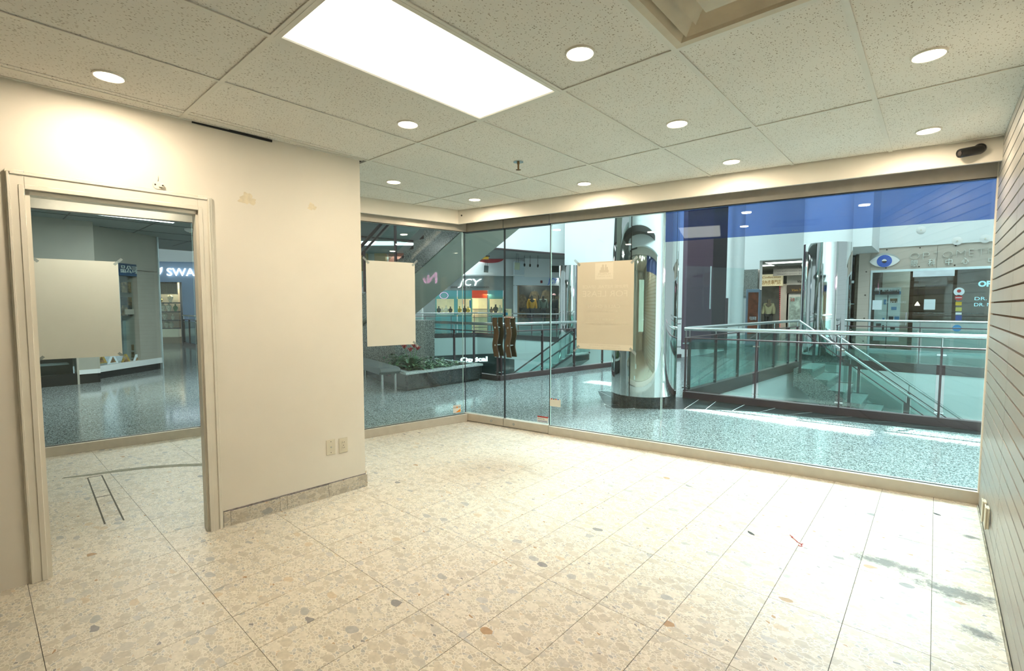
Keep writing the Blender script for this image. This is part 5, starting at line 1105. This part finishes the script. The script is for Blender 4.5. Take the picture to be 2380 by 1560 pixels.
for k, px in enumerate((235, 262, 292, 318)):
    q = FK2.px(px, 845, .08); o = E('food_sticker', FK2.wld(q.x, .08, q.z), FK2.a, ['triangular food picture on the window foot, leftmost', 'white triangular food picture on the window foot, second', 'golden triangular food picture on the window foot, third', 'round topped food picture on the window foot, rightmost'][k], 'sticker', 'food pictures along the window foot')
    MB().slab([(-.13,0),(.13,0),(.03,.20),(-.03,.20)], -.01, 0).build('cutout', whp if k in (1,3) else plain('golden pastry', (.45,.32,.08), .7, var=.5, scale=30), o); MB().slab([(-.07,.02),(.07,.02),(.0,.14)], -.014, -.01).build('picture', foodm, o)
bs = Shop('dark_shop', FK, 'dark shop window across the corridor at the far left')
MB().box(-6, k0, .05, .07, .18, 2.18).build('window_pane', M['shopglass'], bs.r); MB().box(-6, k0, .8, .9, 0, 2.3).build('shop_back', M['black'], bs.r); MB().box(-6, k0, 0, .1, 0, .20).build('base', M['black'], bs.r); MB().box(-6, k0, -.02, .04, 2.0, 2.18).build('sign_band', blkb, bs.r); MB().box(k0-.03, k0, -.02, .08, 0, 2.18).build('frame', M['alu'], bs.r)
for k in range(3): MB().box(-2, k0-.1, .3, .6, .35+.35*k, .37+.35*k).build('shelf', M['malldark'], bs.r)
# ---- blue jewellery shop at the corridor's end
XS = -21.4; FB_ = Frame((XS, 4.9), math.radians(52)); SW = Shop('blue_jewellery_shop', FB_, 'pale blue jewellery shop with white lettering at the end of the corridor')
bluew = plain('pale blue plaster', (.30,.42,.58), .5, var=.06, scale=2)
SW.rect('fascia', 330, 606, 520, 656, bluew, 0, .3); SW.rect('right_wall', 422, 656, 520, 815, bluew, 0, .3); SW.rect('door_frame', 418, 656, 423, 805, plain('grey metal frame', (.30,.28,.26), .3, .6), -.04, .1)
SW.rect('window_pane', 340, 658, 418, 805, M['shopglass'], .03, .05); SW.rect('wall_panel', 340, 656, 412, 684, plain('ribbed oak', (.38,.28,.17), .5), .15, .2); SW.rect('display_back', 330, 650, 425, 806, plain('brown display back', (.30,.25,.18), .6, emit=.12), .8, .9); SW.rect('low_cabinet', 330, 765, 414, 784, plain('cream drawers', (.60,.55,.40), .5, emit=.15), .2, .8)
for k in range(14): SW.rect('oak_rib', 362+k*3.6, 657, 363.8+k*3.6, 682, plain('oak rib', (.30,.21,.12), .5) if k == 0 else bpy.data.materials['oak rib'], .12, .15)
for y in (703, 724, 744, 763): SW.rect('shelf', 335, y, 414, y+2.5, plain('dark shelf', (.12,.10,.08), .5) if y == 703 else bpy.data.materials['dark shelf'], .2, .7)
for k, (px, py, hh) in enumerate(((375,703,.18), (396,703,.36), (379,724,.34), (393,724,.34), (408,724,.28), (384,744,.34), (402,744,.22), (375,763,.26), (388,763,.34), (399,763,.28))):
    q = FB_.px(px, py, .35); w_ = FB_.wld(q.x,.35,q.z)
    bust(w_.x, w_.y, w_.z, hh, (gold if k == 0 else leafl if k == 4 else busts), FB_.a, ['small golden display piece on the top shelf of the blue shop', 'cream bust on the top shelf of the blue shop', 'left cream bust on the second shelf of the blue shop', 'middle cream bust on the second shelf of the blue shop', 'small green display piece on the second shelf of the blue shop', 'cream bust on the third shelf of the blue shop', 'short cream bust on the third shelf of the blue shop', 'left cream bust on the lowest shelf of the blue shop', 'middle cream bust on the lowest shelf of the blue shop', 'right cream bust on the lowest shelf of the blue shop'][k], 'busts in the blue jewellery shop')
SW.text('SWAR', 388, 624, 470, 641, glow('white lit serif letters', (.95,.97,1), 1.6), -.05, .04)
SW.poly('leaf_emblem', [(361,639),(361,630),(368,625),(376,621),(375,631),(370,638),(365,640)], bpy.data.materials['white lit serif letters'], -.05, .0)
lamp('blue_shop_light', 'AREA', FB_.wld(FB_.px(385,700).x, .45, FB_.px(385,652,.45).z), 30, (1,.9,.7), shape='RECTANGLE', size=.9, size_y=.15, aim=(0,0,-1))
sf = E('wall_blue_shop', (0,0,0), 0, 'white curved bulkhead above the blue jewellery shop', 'wall', kind='structure')
a, b_ = FB_.px(300,606,-.2), FB_.px(560,606,-.2); wbox(FB_, a.x-3, b_.x+1.5, -.2, .3, a.z, a.z+2.2, 'bulkhead', M['mallwhite'], sf); wbox(FB_, a.x-3, b_.x+1.5, -.4, -.2, a.z+1.0, a.z+1.12, 'dark_reveal', M['malldark'], sf)
wbox(FB_, b_.x-.5, b_.x+1.5, .3, .5, 0, 6, 'far_wall', M['mallwhite'], sf)
# far left upper gallery seen through the stair balustrade
og = E('wall_orange', (0,0,0), 0, 'orange and peach shop fascias far behind the stair', 'wall', kind='structure')
FO = frame_at(dp(900, 640, 24), ANG); pe = plain('peach fascia', (.62,.42,.20), .6); orr = plain('salmon fascia', (.62,.26,.18), .6)
for (x0, x1, mt) in ((820,852,pe), (870,896,pe), (903,960,orr)): a = FO.px(x0, 589); b_ = FO.px(x1, 606); wbox(FO, a.x, b_.x, 0, .3, b_.z-.5, a.z, 'fascia', mt, og)
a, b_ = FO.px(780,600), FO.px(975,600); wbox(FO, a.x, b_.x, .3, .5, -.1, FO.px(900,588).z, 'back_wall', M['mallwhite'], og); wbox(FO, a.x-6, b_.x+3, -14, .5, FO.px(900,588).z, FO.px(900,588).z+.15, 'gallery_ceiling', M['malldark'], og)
for (dy, x0, x1) in ((-4.5, -1.2, 2.2), (-7.5, -3.5, -1.6)): wbox(FO, x0, x1, dy, dy+1.3, FO.px(900,588).z-.03, FO.px(900,588).z-.01, 'light_panel', glow('gallery panel', (.9,1,1), 1.4) if x0 > -2 else bpy.data.materials['gallery panel'], og)

# ---- neon sign of a shop beyond the right edge of the frame, mirrored in the side glass
h_ = FL.px(985, 645, .045); hw_ = FL.wld(h_.x, .045, h_.z); n_ = Vector((-FL.s, FL.c, 0)); d_ = (hw_-CAM).normalized(); d2 = d_-n_*(2*d_.dot(n_)); XN = 9.4
pN = hw_+d2*((XN-hw_.x)/d2.x)
ns_ = E('neon_sign', pN, -math.pi/2, 'pink neon lettering on a shop beyond the right edge, mirrored in the side glass', 'neon sign')
txt('NAILS', .44, glow('pink neon tube', (1,.30,.62), 16), ns_, (-.58, -.06, -.22), depth=.03); txt('NAILS', .44, glow('white neon outline', (1,.85,.95), 7), ns_, (-.58, -.04, -.22), depth=.02, bold=.022)
MB().box(-.9, 1.9, -.03, 0, -.45, .45).build('backing', M['mallgrey'], ns_)
nw_ = MB().box(XN, XN+.2, 6.1, 8.3, 0, 10).build('wall_neighbour', M['mallgrey']); tag(nw_, 'grey wall of the shop beyond the right edge', 'wall', kind='structure')
